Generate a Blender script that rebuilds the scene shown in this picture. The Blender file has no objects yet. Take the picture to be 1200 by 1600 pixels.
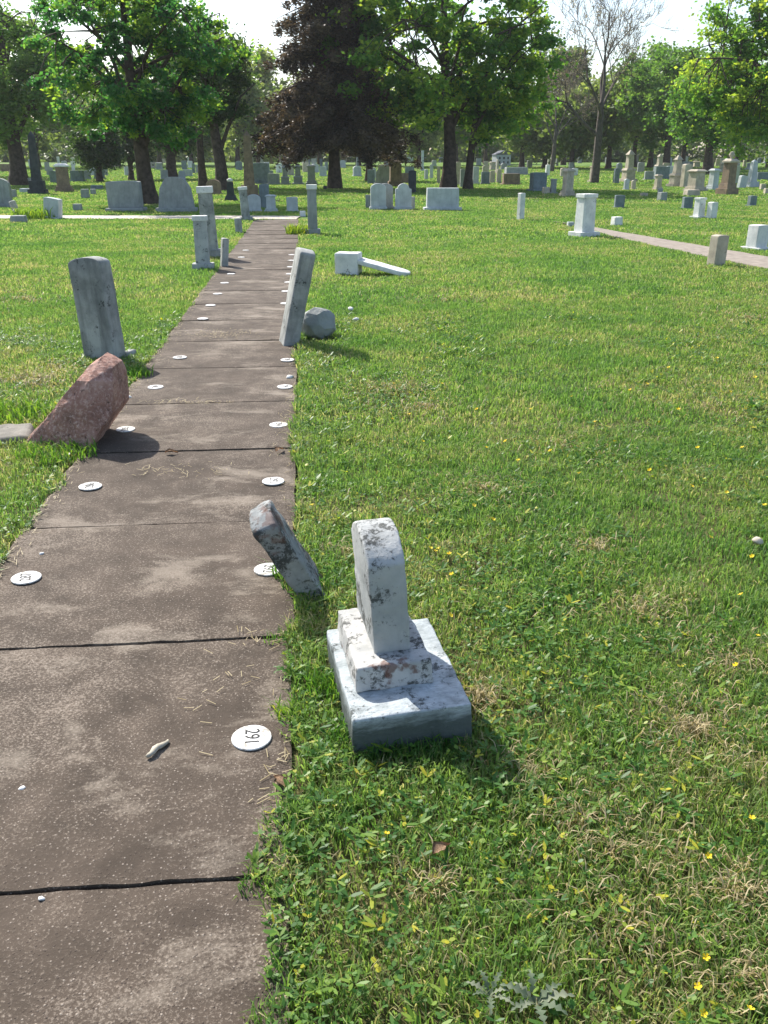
import bpy, bmesh, math, random
import numpy as np
from mathutils import Vector, Matrix, noise as mnoise

SC = bpy.context.scene
PI = math.pi
R = math.radians
random.seed(7)
RNG = np.random.default_rng(7)

# ------------------------------------------------------------------ camera, sky, sun, exposure
PITCH, F, CAMH = R(22.2), 1350.0, 1.5
cam_d = bpy.data.cameras.new("camera")
cam_d.sensor_fit = 'VERTICAL'; cam_d.sensor_height = 24.0; cam_d.lens = 24.0 * F / 1600.0
cam_d.clip_start = 0.05; cam_d.clip_end = 3000
cam = bpy.data.objects.new("camera", cam_d)
cam.location = (0, 0, CAMH); cam.rotation_euler = (PI / 2 - PITCH, 0, 0)
SC.collection.objects.link(cam); SC.camera = cam

SUN_EL = R(43)
SUN_DIR = Vector((-0.60, 0.80, 0)).normalized() * math.cos(SUN_EL) + Vector((0, 0, math.sin(SUN_EL)))
w = bpy.data.worlds.new("World"); SC.world = w; w.use_nodes = True
nt = w.node_tree; nt.nodes.clear()
sky = nt.nodes.new('ShaderNodeTexSky'); sky.sky_type = 'NISHITA'; sky.sun_disc = False
sky.sun_elevation = SUN_EL; sky.sun_rotation = math.atan2(SUN_DIR.x, SUN_DIR.y)
sky.air_density = 1.0; sky.dust_density = 1.6; sky.ozone_density = 1.0
bg = nt.nodes.new('ShaderNodeBackground'); bg.inputs['Strength'].default_value = 0.14
wo = nt.nodes.new('ShaderNodeOutputWorld')
nt.links.new(sky.outputs[0], bg.inputs[0]); nt.links.new(bg.outputs[0], wo.inputs[0])
sl = bpy.data.lights.new("sun", 'SUN'); sl.energy = 5.0; sl.angle = R(0.5); sl.color = (1.0, 0.95, 0.865)
sun = bpy.data.objects.new("sun", sl); SC.collection.objects.link(sun)
sun.rotation_euler = SUN_DIR.to_track_quat('Z', 'Y').to_euler()
SC.view_settings.view_transform = 'Standard'; SC.view_settings.look = 'None'
SC.view_settings.exposure = 0.74; SC.view_settings.gamma = 1.0
SC.cycles.max_bounces = 6; SC.cycles.transmission_bounces = 4; SC.cycles.transparent_max_bounces = 6
SC.cycles.diffuse_bounces = 4
SC.cycles.use_adaptive_sampling = True

# ------------------------------------------------------------------ helpers
def smooth(t): t = min(1, max(0, t)); return t * t * (3 - 2 * t)
def terr(y): return 1.0 * smooth((y - 60) / 100.0)
def ray(px, py):
    u, v = (px - 600) / F, (800 - py) / F
    return Vector((u, math.cos(PITCH) + v * math.sin(PITCH), -math.sin(PITCH) + v * math.cos(PITCH)))
def G(px, py, z=0.0):                       # where a sight line meets the ground
    r = ray(px, py)
    if z == 0.0 and py < 300:
        y = 30.0
        while y < 400 and CAMH + r.z / r.y * y > terr(y): y += 0.25
        return Vector((r.x / r.y * y, y, terr(y)))
    t = (z - CAMH) / r.z
    return Vector((r.x * t, r.y * t, z))
def H(px, py, Y):                           # point at distance Y on a sight line
    r = ray(px, py); t = Y / r.y
    return Vector((r.x * t, Y, CAMH + r.z * t))
def pxm(P): return F / (P.y * math.cos(PITCH) + (CAMH - P.z) * math.sin(PITCH))

def link(o, parent=None):
    SC.collection.objects.link(o)
    if parent is not None: o.parent = parent
    return o
def tag(o, label=None, cat=None, group=None, kind=None):
    if label: o['label'] = label
    if cat: o['category'] = cat
    if group: o['group'] = group
    if kind: o['kind'] = kind
    return o
def empty(name, loc, rz=0, rx=0, ry=0):
    o = bpy.data.objects.new(name, None); o.empty_display_size = 0.1
    o.location = loc; o.rotation_euler = (rx, ry, rz)
    return link(o)
def npmesh(name, V, Fc, mat, parent=None, attr=None, smooth_=False):
    V = np.asarray(V, np.float32).reshape(-1, 3); k = Fc.shape[1]; n = len(Fc)
    me = bpy.data.meshes.new(name)
    me.vertices.add(len(V)); me.vertices.foreach_set('co', V.ravel())
    me.loops.add(n * k); me.loops.foreach_set('vertex_index', Fc.astype(np.int32).ravel())
    me.polygons.add(n); me.polygons.foreach_set('loop_start', np.arange(0, n * k, k, dtype=np.int32))
    try: me.polygons.foreach_set('loop_total', np.full(n, k, np.int32))
    except Exception: pass
    if smooth_: me.polygons.foreach_set('use_smooth', np.ones(n, bool))
    me.update(calc_edges=True)
    if attr is not None:
        a = me.attributes.new('rnd', 'FLOAT', 'POINT'); a.data.foreach_set('value', np.asarray(attr, np.float32))
    me.materials.append(mat)
    return link(bpy.data.objects.new(name, me), parent)
def bobj(name, bm, mat, parent=None, smooth_=False):
    me = bpy.data.meshes.new(name)
    bmesh.ops.recalc_face_normals(bm, faces=bm.faces)
    bm.to_mesh(me); bm.free()
    if smooth_:
        for p in me.polygons: p.use_smooth = True
    me.materials.append(mat)
    return link(bpy.data.objects.new(name, me), parent)

# ------------------------------------------------------------------ materials
def mat_new(name):
    m = bpy.data.materials.new(name); m.use_nodes = True
    t = m.node_tree; t.nodes.clear()
    out = t.nodes.new('ShaderNodeOutputMaterial')
    b = t.nodes.new('ShaderNodeBsdfPrincipled'); t.links.new(b.outputs[0], out.inputs[0])
    b.inputs['Roughness'].default_value = 0.85
    b.inputs['Specular IOR Level'].default_value = 0.25
    return m, t, b, out
def coords(t, kind='Object', scale=None):
    tc = t.nodes.new('ShaderNodeTexCoord'); o = tc.outputs[kind]
    if scale:
        mp = t.nodes.new('ShaderNodeMapping'); mp.inputs['Scale'].default_value = scale
        t.links.new(o, mp.inputs[0]); o = mp.outputs[0]
    return o
def noise(t, co, scale, detail=4, rough=0.55, dist=0.0):
    n = t.nodes.new('ShaderNodeTexNoise'); t.links.new(co, n.inputs['Vector'])
    n.inputs['Scale'].default_value = scale; n.inputs['Detail'].default_value = detail
    n.inputs['Roughness'].default_value = rough; n.inputs['Distortion'].default_value = dist
    return n.outputs['Fac']
def ramp(t, fac, stops, interp='LINEAR'):
    r = t.nodes.new('ShaderNodeValToRGB'); r.color_ramp.interpolation = interp
    e = r.color_ramp.elements
    while len(e) < len(stops): e.new(0.5)
    for i, (p, c) in enumerate(stops):
        e[i].position = p; e[i].color = (c[0], c[1], c[2], 1) if hasattr(c, '__len__') else (c, c, c, 1)
    t.links.new(fac, r.inputs[0]); return r.outputs[0]
def mix(t, fac, a, b, mode='MIX'):
    m = t.nodes.new('ShaderNodeMix'); m.data_type = 'RGBA'; m.blend_type = mode
    for inp, v in ((m.inputs[0], fac), (m.inputs[6], a), (m.inputs[7], b)):
        if hasattr(v, 'is_output'): t.links.new(v, inp)
        elif hasattr(v, '__len__'): inp.default_value = (v[0], v[1], v[2], 1)
        else: inp.default_value = v
    return m.outputs[2]
def math_(t, op, a, b=0.0):
    m = t.nodes.new('ShaderNodeMath'); m.operation = op
    for inp, v in ((m.inputs[0], a), (m.inputs[1], b)):
        if hasattr(v, 'is_output'): t.links.new(v, inp)
        else: inp.default_value = v
    return m.outputs[0]
def bump(t, b, h, strength=0.4, dist=0.01):
    n = t.nodes.new('ShaderNodeBump'); n.inputs['Strength'].default_value = strength
    n.inputs['Distance'].default_value = dist
    t.links.new(h, n.inputs['Height']); t.links.new(n.outputs[0], b.inputs['Normal'])
def objrand(t):
    return t.nodes.new('ShaderNodeObjectInfo').outputs['Random']

def stone_mat(name, light, dark, lichen=(0.03, 0.032, 0.028), lich=0.62, sc=1.0, rust=0.0, vein=0.0, streak=0.35, algae_shade=None):
    m, t, b, out = mat_new(name)
    co = coords(t)
    off = t.nodes.new('ShaderNodeVectorMath'); off.operation = 'ADD'
    cmb = t.nodes.new('ShaderNodeCombineXYZ'); rr = math_(t, 'MULTIPLY', objrand(t), 37.0)
    t.links.new(rr, cmb.inputs[0]); t.links.new(rr, cmb.inputs[1])
    t.links.new(co, off.inputs[0]); t.links.new(cmb.outputs[0], off.inputs[1]); co = off.outputs[0]
    big = noise(t, co, 4 * sc, 6, 0.65)
    c = ramp(t, big, [(0.3, dark), (0.62, light)])
    mpn = t.nodes.new('ShaderNodeMapping'); mpn.inputs['Scale'].default_value = (9 * sc, 9 * sc, 1.2 * sc)
    t.links.new(co, mpn.inputs[0])
    st = noise(t, mpn.outputs[0], 1.6, 4, 0.6)
    c = mix(t, ramp(t, st, [(0.5, 0), (0.75, streak)]), c, tuple(x * 0.45 for x in dark))
    fine = noise(t, co, 60 * sc, 5, 0.75)
    lm = math_(t, 'ADD', math_(t, 'MULTIPLY', noise(t, co, 9 * sc, 3), 0.55), math_(t, 'MULTIPLY', fine, 0.5))
    c = mix(t, ramp(t, lm, [(lich - 0.03, 0), (lich + 0.03, 0.85)]), c, lichen)
    if rust:
        rm = math_(t, 'ADD', math_(t, 'MULTIPLY', noise(t, co, 5 * sc, 2), 0.6), math_(t, 'MULTIPLY', noise(t, co, 28 * sc, 3), 0.4))
        c = mix(t, ramp(t, rm, [(0.55, 0), (0.6, rust)]), c, (0.13, 0.05, 0.03))
    if vein:
        v = noise(t, coords(t, 'Object', (3, 18, 18)), 2.5, 4, 0.6, 1.2)
        c = mix(t, ramp(t, v, [(0.46, 0), (0.5, vein), (0.54, 0)]), c, (0.09, 0.11, 0.13))
    if algae_shade:   # damp green black stain climbing from the soil, partly painted shade of the front
        sx = t.nodes.new('ShaderNodeSeparateXYZ'); t.links.new(coords(t), sx.inputs[0])
        zz = math_(t, 'ADD', sx.outputs[2], math_(t, 'MULTIPLY', noise(t, coords(t, 'Object', (1, 1, 4)), 14, 4, .65), -0.10))
        c = mix(t, ramp(t, zz, [(algae_shade - 0.05, 0.88), (algae_shade, 0)]), c, (0.05, 0.062, 0.052))
    t.links.new(c, b.inputs['Base Color'])
    bump(t, b, math_(t, 'ADD', fine, math_(t, 'MULTIPLY', big, 0.8)), 0.55, 0.006 / sc)
    return m

M = {}
M['marble'] = stone_mat('weathered_marble', (0.47, 0.475, 0.46), (0.26, 0.28, 0.28), lich=0.60, rust=0.0)
M['marble_base'] = stone_mat('blue_white_marble', (0.56, 0.60, 0.61), (0.34, 0.385, 0.40), lich=0.60, vein=0.35, streak=0.5, algae_shade=0.12)
M['marble_rust'] = stone_mat('rusty_lichen_marble', (0.52, 0.51, 0.49), (0.28, 0.29, 0.28), lich=0.565, rust=0.75)
M['marble_grey'] = stone_mat('grey_marble', (0.42, 0.425, 0.40), (0.18, 0.19, 0.18), lich=0.63, streak=.6)
M['white'] = stone_mat('white_marble', (0.78, 0.77, 0.74), (0.52, 0.53, 0.52), lich=0.66, streak=0.25)
M['granite'] = stone_mat('grey_granite', (0.34, 0.355, 0.34), (0.235, 0.25, 0.24), lich=0.70)
M['granite_pale'] = stone_mat('pale_granite', (0.52, 0.55, 0.55), (0.38, 0.41, 0.41), lich=0.68)
M['dark'] = stone_mat('dark_granite', (0.075, 0.08, 0.085), (0.035, 0.04, 0.045), lich=0.72)
M['brown'] = stone_mat('brown_stone', (0.30, 0.22, 0.15), (0.16, 0.12, 0.09), lich=0.66)
M['tan'] = stone_mat('tan_stone', (0.52, 0.46, 0.36), (0.33, 0.29, 0.23), lich=0.66)
M['slate'] = stone_mat('blue_grey_slate', (0.22, 0.26, 0.27), (0.13, 0.165, 0.17), lich=0.70)
M['flagstone'] = stone_mat('dull_flagstone', (0.24, 0.22, 0.19), (0.14, 0.13, 0.11), lich=0.66)
M['lichen_slab'] = stone_mat('lichened_slab', (0.33, 0.345, 0.34), (0.11, 0.12, 0.125), lich=0.535, rust=0.5)

def pink_rock():
    m, t, b, out = mat_new('pink_granite'); co = coords(t)
    n = noise(t, co, 7, 6, 0.7)
    c = ramp(t, n, [(0.25, (0.15, 0.08, 0.062)), (0.5, (0.34, 0.18, 0.135)), (0.75, (0.56, 0.36, 0.29))])
    f = noise(t, co, 55, 4, 0.8)
    c = mix(t, ramp(t, f, [(0.5, 0), (0.68, 0.75)]), c, (0.62, 0.45, 0.38))
    c = mix(t, ramp(t, noise(t, co, 40, 3, .7), [(0.62, 0), (0.68, 0.8)]), c, (0.07, 0.04, 0.035))
    t.links.new(c, b.inputs['Base Color']); bump(t, b, math_(t, 'ADD', n, math_(t, 'MULTIPLY', f, .35)), 0.8, 0.02)
    return m
M['pink'] = pink_rock()

def concrete():
    m, t, b, out = mat_new('old_concrete'); co = coords(t)
    n1 = noise(t, co, 1.1, 5, 0.6); n2 = noise(t, co, 6, 5, 0.65)
    c = ramp(t, n2, [(0.3, (0.050, 0.038, 0.028)), (0.7, (0.096, 0.073, 0.055))])
    # light worn sand: many fine pale grains, dense in patches
    patch = math_(t, 'ADD', math_(t, 'MULTIPLY', n1, 0.65), math_(t, 'MULTIPLY', n2, 0.35))
    g = noise(t, co, 130, 3, 0.8)
    gm = math_(t, 'ADD', math_(t, 'MULTIPLY', g, 0.75), math_(t, 'MULTIPLY', patch, 0.62))
    c = mix(t, ramp(t, gm, [(0.70, 0), (0.84, 0.75)]), c, (0.30, 0.25, 0.20))
    v = t.nodes.new('ShaderNodeTexVoronoi'); v.inputs['Scale'].default_value = 95
    t.links.new(co, v.inputs['Vector'])
    sp = ramp(t, v.outputs['Distance'], [(0.16, 1), (0.26, 0)])
    keep = ramp(t, v.outputs['Color'], [(0.58, 0), (0.64, 1)])
    c = mix(t, math_(t, 'MULTIPLY', sp, math_(t, 'MULTIPLY', keep, 0.6)), c, (0.42, 0.36, 0.30))
    c = mix(t, math_(t, 'MULTIPLY', sp, math_(t, 'MULTIPLY', ramp(t, v.outputs['Color'], [(0.30, 1), (0.36, 0)]), 0.6)), c, (0.05, 0.038, 0.033))
    pl = math_(t, 'ADD', math_(t, 'MULTIPLY', noise(t, coords(t, 'Object', (1, 1.7, 1)), 1.9, 7, 0.68, 0.4), 1.0), math_(t, 'MULTIPLY', g, 0.18))
    c = mix(t, ramp(t, pl, [(0.63, 0), (0.74, 0.62)]), c, (0.29, 0.245, 0.195))
    c = mix(t, ramp(t, noise(t, co, 0.8, 3), [(0.45, 0), (0.65, 0.25)]), c, (0.10, 0.076, 0.058))
    t.links.new(c, b.inputs['Base Color'])
    bump(t, b, math_(t, 'ADD', g, math_(t, 'MULTIPLY', sp, 0.6)), 0.6, 0.004)
    b.inputs['Roughness'].default_value = 0.9
    return m
M['concrete'] = concrete()
def plain(name, col, rough=0.8, var=0.25, sc=20):
    m, t, b, out = mat_new(name)
    n = noise(t, coords(t), sc, 4)
    c = ramp(t, n, [(0.3, tuple(x * (1 - var) for x in col)), (0.7, tuple(min(1, x * (1 + var)) for x in col))])
    t.links.new(c, b.inputs['Base Color']); b.inputs['Roughness'].default_value = rough
    bump(t, b, n, 0.2, 0.003)
    return m
M['pale_path'] = plain('pale_concrete', (0.52, 0.46, 0.38), 0.9, 0.2, 6)
M['grey_path'] = plain('grey_gravel_path', (0.27, 0.23, 0.19), 0.9, 0.25, 9)
M['disc'] = stone_mat('worn_white_disc', (0.82, 0.81, 0.78), (0.66, 0.65, 0.62), (0.30, 0.27, 0.22), lich=0.565, sc=2.5, streak=.15)
M['ink'] = plain('black_ink', (0.03, 0.03, 0.03), 0.7, 0.3, 80)
M['bark'] = plain('bark', (0.075, 0.055, 0.045), 0.95, 0.5, 6)
M['bark_grey'] = plain('grey_bark', (0.105, 0.088, 0.078), 0.95, 0.4, 5)
M['driftwood'] = plain('driftwood', (0.42, 0.38, 0.30), 0.85, 0.3, 30)
M['yellow'] = plain('yellow_petal', (0.85, 0.62, 0.02), 0.5, 0.08, 50)
M['stem'] = plain('green_stem', (0.10, 0.16, 0.04), 0.7, 0.2, 50)
M['house'] = plain('white_siding', (0.55, 0.58, 0.66), 0.8, 0.08, 3)
M['roof'] = plain('grey_shingle', (0.16, 0.17, 0.20), 0.9, 0.2, 6)
M['glass'] = plain('dark_window', (0.03, 0.04, 0.06), 0.2, 0.1, 3)
M['dryleaf'] = plain('dry_leaf', (0.36, 0.24, 0.15), 0.85, 0.3, 60)

def patch_cols(t, co):
    """dryness map of the lawn, shared by soil and blades"""
    a = noise(t, co, 0.55, 5, 0.6, 0.3); b_ = noise(t, co, 2.6, 4, 0.6)
    return math_(t, 'ADD', math_(t, 'MULTIPLY', a, 0.62), math_(t, 'MULTIPLY', b_, 0.38))
def leafy(name, shader_cols, trans=0.45, rough=0.55, tmul=(1.5, 1.6, 0.8)):
    m = bpy.data.materials.new(name); m.use_nodes = True; t = m.node_tree; t.nodes.clear()
    out = t.nodes.new('ShaderNodeOutputMaterial')
    c = shader_cols(t)
    d = t.nodes.new('ShaderNodeBsdfPrincipled'); d.inputs['Roughness'].default_value = rough
    d.inputs['Specular IOR Level'].default_value = 0.3
    tr = t.nodes.new('ShaderNodeBsdfTranslucent')
    t.links.new(c, d.inputs['Base Color'])
    t.links.new(mix(t, 1.0, c, tmul, 'MULTIPLY'), tr.inputs['Color'])
    ms = t.nodes.new('ShaderNodeMixShader'); ms.inputs[0].default_value = trans
    t.links.new(d.outputs[0], ms.inputs[1]); t.links.new(tr.outputs[0], ms.inputs[2])
    t.links.new(ms.outputs[0], out.inputs[0])
    return m
def attr(t, name='rnd'):
    a = t.nodes.new('ShaderNodeAttribute'); a.attribute_name = name; return a.outputs['Fac']
def grass_cols(t):
    co = coords(t); p = patch_cols(t, co); r = attr(t)
    fresh = ramp(t, r, [(0.0, (0.085, 0.165, 0.042)), (0.5, (0.165, 0.26, 0.065)), (0.85, (0.225, 0.31, 0.09)), (1.0, (0.29, 0.32, 0.12))])
    lush = mix(t, ramp(t, p, [(0.36, 0.75), (0.50, 0)]), fresh, mix(t, r, (0.045, 0.13, 0.035), (0.14, 0.25, 0.065)))
    yel = mix(t, ramp(t, p, [(0.47, 0), (0.60, 0.65)]), lush, mix(t, r, (0.18, 0.24, 0.06), (0.33, 0.33, 0.13)))
    # individual dead blades, commoner in dry patches
    dead = math_(t, 'GREATER_THAN', math_(t, 'ADD', r, math_(t, 'MULTIPLY', p, 3.2)), 2.52)
    return mix(t, math_(t, 'MULTIPLY', dead, 0.9), yel, (0.42, 0.35, 0.21))
M['grass'] = leafy('grass_blades', grass_cols, 0.45, 0.6, (1.5, 1.7, 0.95))
M['clover'] = leafy('clover_leaves', lambda t: ramp(t, attr(t), [(0, (0.04, 0.12, 0.022)), (0.6, (0.10, 0.21, 0.035)), (0.92, (0.21, 0.31, 0.045)), (1, (0.45, 0.42, 0.04))]), 0.4, 0.45)
M['straw'] = leafy('dry_straw', lambda t: ramp(t, attr(t), [(0, (0.26, 0.20, 0.09)), (1, (0.48, 0.40, 0.24))]), 0.25)
M['thistle'] = leafy('grey_green_leaf', lambda t: ramp(t, attr(t), [(0, (0.07, 0.11, 0.06)), (1, (0.24, 0.26, 0.18))]), 0.25, 0.7, (1.1, 1.2, 0.9))
def soil():
    m, t, b, out = mat_new('lawn_soil'); co = coords(t); p = patch_cols(t, co)
    f = noise(t, co, 14, 6, 0.7); ff = noise(t, co, 90, 4, 0.7)
    gcol = ramp(t, p, [(0.36, (0.08, 0.17, 0.035)), (0.5, (0.13, 0.23, 0.05)), (0.58, (0.20, 0.27, 0.08)), (0.68, (0.34, 0.30, 0.13))])
    far = mix(t, ramp(t, f, [(0.3, 0.35), (0.7, 0)]), gcol, (0.05, 0.08, 0.02))
    near = mix(t, ramp(t, ff, [(0.4, 0), (0.6, 0.7)]), (0.085, 0.06, 0.035), (0.30, 0.23, 0.13))
    sx = t.nodes.new('ShaderNodeSeparateXYZ'); t.links.new(co, sx.inputs[0])
    k = t.nodes.new('ShaderNodeMapRange'); t.links.new(sx.outputs[1], k.inputs[0])
    k.inputs[1].default_value = 3; k.inputs[2].default_value = 16; k.inputs[3].default_value = 0.25; k.inputs[4].default_value = 1
    c = mix(t, k.outputs[0], near, far)
    t.links.new(c, b.inputs['Base Color']); bump(t, b, math_(t, 'ADD', f, ff), 0.8, 0.03)
    b.inputs['Specular IOR Level'].default_value = 0.05
    return m
M['soil'] = soil()
def leafmat(name, a, b_, c_, trans=0.5, tm=(1.6, 1.8, 0.7)):
    return leafy(name, lambda t: ramp(t, attr(t), [(0, a), (0.55, b_), (1, c_)]), trans, 0.5, tm)
M['maple'] = leafmat('maple_leaves', (0.022, 0.085, 0.042), (0.05, 0.16, 0.05), (0.26, 0.36, 0.06), .58, (1.8, 1.8, .8))  # dark teal low end paints crown shade into the leaf colour
M['maple_light'] = leafmat('light_maple_leaves', (0.03, 0.10, 0.035), (0.10, 0.22, 0.045), (0.32, 0.40, 0.07), 0.6, (1.9, 1.8, .75))
M['conifer'] = leafmat('dark_conifer_needles', (0.022, 0.020, 0.014), (0.060, 0.045, 0.032), (0.19, 0.145, 0.09), 0.3, (1.5, 1.3, .9))
M['dark_leaf'] = leafmat('dark_leaves', (0.02, 0.042, 0.02), (0.04, 0.075, 0.028), (0.09, 0.14, 0.04), 0.4)
M['olive'] = leafmat('olive_spring_leaves', (0.09, 0.14, 0.045), (0.17, 0.22, 0.07), (0.30, 0.33, 0.12), 0.5, (1.5, 1.6, .8))
M['wood'] = leafmat('far_wood_leaves', (0.05, 0.085, 0.035), (0.10, 0.14, 0.05), (0.18, 0.21, 0.08), 0.45)
M['buds'] = leafmat('pale_buds', (0.24, 0.20, 0.15), (0.34, 0.30, 0.21), (0.40, 0.38, 0.25), 0.4, (1.2, 1.1, .9))
M['midgreen'] = leafmat('mid_green_leaves', (0.052, 0.117, 0.033), (0.111, 0.195, 0.052), (0.208, 0.273, 0.085), 0.5)

# ------------------------------------------------------------------ paths: where slabs lie
def xr(Y): return -0.077 - 0.0906 * Y        # right edge of the long path
PW = 1.17                                    # its width
def xl(Y): return xr(Y) - PW
PATH_END = 24.4
RP = [(G(888, 350), G(833, 343)), (G(962, 372), G(932, 357)), (G(1072, 396), G(1053, 378)), (G(1200, 422), G(1200, 403))]
RP.append((RP[-1][0] + (RP[-1][0] - RP[-2][0]) * 2.5, RP[-1][1] + (RP[-1][1] - RP[-2][1]) * 2.2))
def in_right_path(X, Y):
    lo = np.array([p[0].y for p in RP][::-1]); lx = np.array([p[0].x for p in RP][::-1])
    hy = np.array([p[1].y for p in RP][::-1]); hx = np.array([p[1].x for p in RP][::-1])
    a = np.interp(Y, lo, lx); b = np.interp(Y, hy, hx)
    return (X > a) & (X < b) & (Y < RP[0][1].y) & (Y > 5)
def vnoise(X, Y, s, seed=0):                 # cheap smooth value noise
    r = np.random.default_rng(seed).random((64, 64))
    x = X * s + 1000; y = Y * s + 1000; xi = np.floor(x).astype(int); yi = np.floor(y).astype(int)
    fx = x - xi; fy = y - yi; fx = fx * fx * (3 - 2 * fx); fy = fy * fy * (3 - 2 * fy)
    g = lambda i, j: r[i % 64, j % 64]
    return (g(xi, yi) * (1 - fx) + g(xi + 1, yi) * fx) * (1 - fy) + (g(xi, yi + 1) * (1 - fx) + g(xi + 1, yi + 1) * fx) * fy

# ------------------------------------------------------------------ ground
ys = np.concatenate([np.arange(-6, 12, 0.12), np.arange(12, 60, 0.8), np.arange(60, 200, 5), [230, 300, 450, 800]])
ux = np.concatenate([-np.geomspace(4, 700, 46)[::-1], np.arange(-3.95, 4, 0.1), np.geomspace(4, 700, 46)])
GX, GY = np.meshgrid(ux, ys)
inp = (GX > GY * -0.0906 - 0.077 - PW + 0.02) & (GX < GY * -0.0906 - 0.077 - 0.02) & (GY < PATH_END)
sm = np.clip((GY - 60) / 100.0, 0, 1); TZ = sm * sm * (3 - 2 * sm)
nearf = np.clip(1.5 - np.abs(GY) / 20, 0, 1)
GZ = TZ + (vnoise(GX, GY, 1.3, 3) - 0.7) * 0.03 * nearf + (vnoise(GX, GY, 5, 4) - 0.5) * 0.012 * nearf
GZ = np.where(inp, -0.022, GZ)
deep = (GX > GY * -0.0906 - 0.077 - PW + 0.14) & (GX < GY * -0.0906 - 0.077 - 0.14) & (GY < PATH_END)
GZ = np.where(deep, -0.055, GZ)
nY, nX = GX.shape
idx = np.arange(nY * nX).reshape(nY, nX)
Q = np.stack([idx[:-1, :-1], idx[:-1, 1:], idx[1:, 1:], idx[1:, :-1]], -1).reshape(-1, 4)
g = npmesh('ground', np.stack([GX, GY, GZ], -1), Q, M['soil'], smooth_=True); tag(g, kind='structure')

# long path of cast slabs with open joints, each slab a bevelled block
bm = bmesh.new()
joints = [-0.72, 0.38, 1.49, 2.545, 3.565, 4.60, 5.60, 6.66, 7.72, 8.80, 9.86] + [10.9 + 1.07 * i for i in range(13)]
joints[-1] = PATH_END
for i in range(len(joints) - 1):
    gp = 0.004 + 0.0012 * max(0, joints[i] - 1); y0, y1 = joints[i] + gp, joints[i + 1] - gp
    rs = random.Random(i)
    t0 = [rs.uniform(-0.004, 0.005) for _ in range(4)]
    nx, ny = 40, 14
    vs = []
    for a in range(ny + 1):
        row = []
        for b_ in range(nx + 1):
            fy, fx = a / ny, b_ / nx
            Yc = y0 + (y1 - y0) * fy
            X = xl(Yc) + PW * fx
            wob = 0.0
            if b_ in (0, nx): wob = (mnoise.noise(Vector((Yc * 5, b_, 1))) * 0.014) + mnoise.noise(Vector((Yc * 17, b_, 3))) * 0.008
            X += wob
            jy = mnoise.noise(Vector((X * 22, joints[i if a == 0 else i + 1] * 3, 7 + a))) * 0.006 if a in (0, ny) else 0
            Yw = Yc + (X - xr(Yc)) * 0.0906 + jy
            z = 0.014 + (t0[0] * (1 - fx) + t0[1] * fx) * (1 - fy) + (t0[2] * (1 - fx) + t0[3] * fx) * fy
            z += mnoise.noise(Vector((X * 3, Yw * 3, 0))) * 0.002
            if a in (0, ny): z -= 0.004
            if b_ in (0, nx): z -= 0.005
            row.append(bm.verts.new((X, Yw, z)))
        vs.append(row)
    for a in range(ny):
        for b_ in range(nx):
            bm.faces.new((vs[a][b_], vs[a][b_ + 1], vs[a + 1][b_ + 1], vs[a + 1][b_]))
    rim = vs[0] + [r[-1] for r in vs[1:]] + vs[-1][-2::-1] + [r[0] for r in vs[-2:0:-1]]
    low = [bm.verts.new((v.co.x, v.co.y, -0.06)) for v in rim]
    for k in range(len(rim)):
        k2 = (k + 1) % len(rim); bm.faces.new((rim[k], low[k], low[k2], rim[k2]))
tag(bobj('path', bm, M['concrete']), kind='structure')
# pale cross path beyond it, and the grey path on the right
def strip(name, rows, mat, z):
    bm = bmesh.new(); prev = None
    for L, Rr in rows:
        cur = [bm.verts.new((L[0], L[1], -0.03)), bm.verts.new((L[0], L[1], z)), bm.verts.new((Rr[0], Rr[1], z)), bm.verts.new((Rr[0], Rr[1], -0.03))]
        if prev:
            for k in range(3): bm.faces.new((prev[k], prev[k + 1], cur[k + 1], cur[k]))
        prev = cur
    return tag(bobj(name, bm, mat), kind='structure')
rows = []
for i in range(60):
    X = -32 + i * 0.52
    y0 = 24.42 - (X + 2) * 0.035 + 0.05 * mnoise.noise(Vector((X, 0, 0)))
    y1 = y0 + 1.45 + 0.1 * mnoise.noise(Vector((X * 1.3, 5, 0)))
    if X > -1.95: break
    rows.append(((X, y0), (X, y1)))
strip('path', rows, M['pale_path'], 0.018)
rr_ = []
for a in range(len(RP) - 1):
    for k in range(8):
        f = k / 8
        rr_.append((RP[a][0].lerp(RP[a + 1][0], f), RP[a][1].lerp(RP[a + 1][1], f)))
strip('path', [((a.x + 0.06 * mnoise.noise(a * 2), a.y), (b.x + 0.06 * mnoise.noise(b * 2), b.y)) for a, b in rr_], M['grey_path'], 0.022)

# ------------------------------------------------------------------ grass
def blades(X, Y, Z, h, wd, lean, rnd):
    n = len(X); th = RNG.uniform(0, 2 * PI, n); la = RNG.uniform(0, 2 * PI, n)
    c, s = np.cos(th) * wd, np.sin(th) * wd
    lx, ly = np.cos(la) * lean * h, np.sin(la) * lean * h
    V = np.zeros((n, 5, 3), np.float32)
    V[:, 0] = np.stack([X - c, Y - s, Z - 0.004], -1); V[:, 1] = np.stack([X + c, Y + s, Z - 0.004], -1)
    mz = Z + h * 0.6
    V[:, 2] = np.stack([X - c * .8 + lx * .35, Y - s * .8 + ly * .35, mz], -1)
    V[:, 3] = np.stack([X + c * .8 + lx * .35, Y + s * .8 + ly * .35, mz], -1)
    V[:, 4] = np.stack([X + lx, Y + ly, Z + h * (1 - 0.35 * lean)], -1)
    b = np.arange(n)[:, None] * 5
    T = np.concatenate([b + [0, 1, 3], b + [0, 3, 2], b + [2, 3, 4]], 0)
    return V.reshape(-1, 3), T, np.repeat(rnd, 5)
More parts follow.
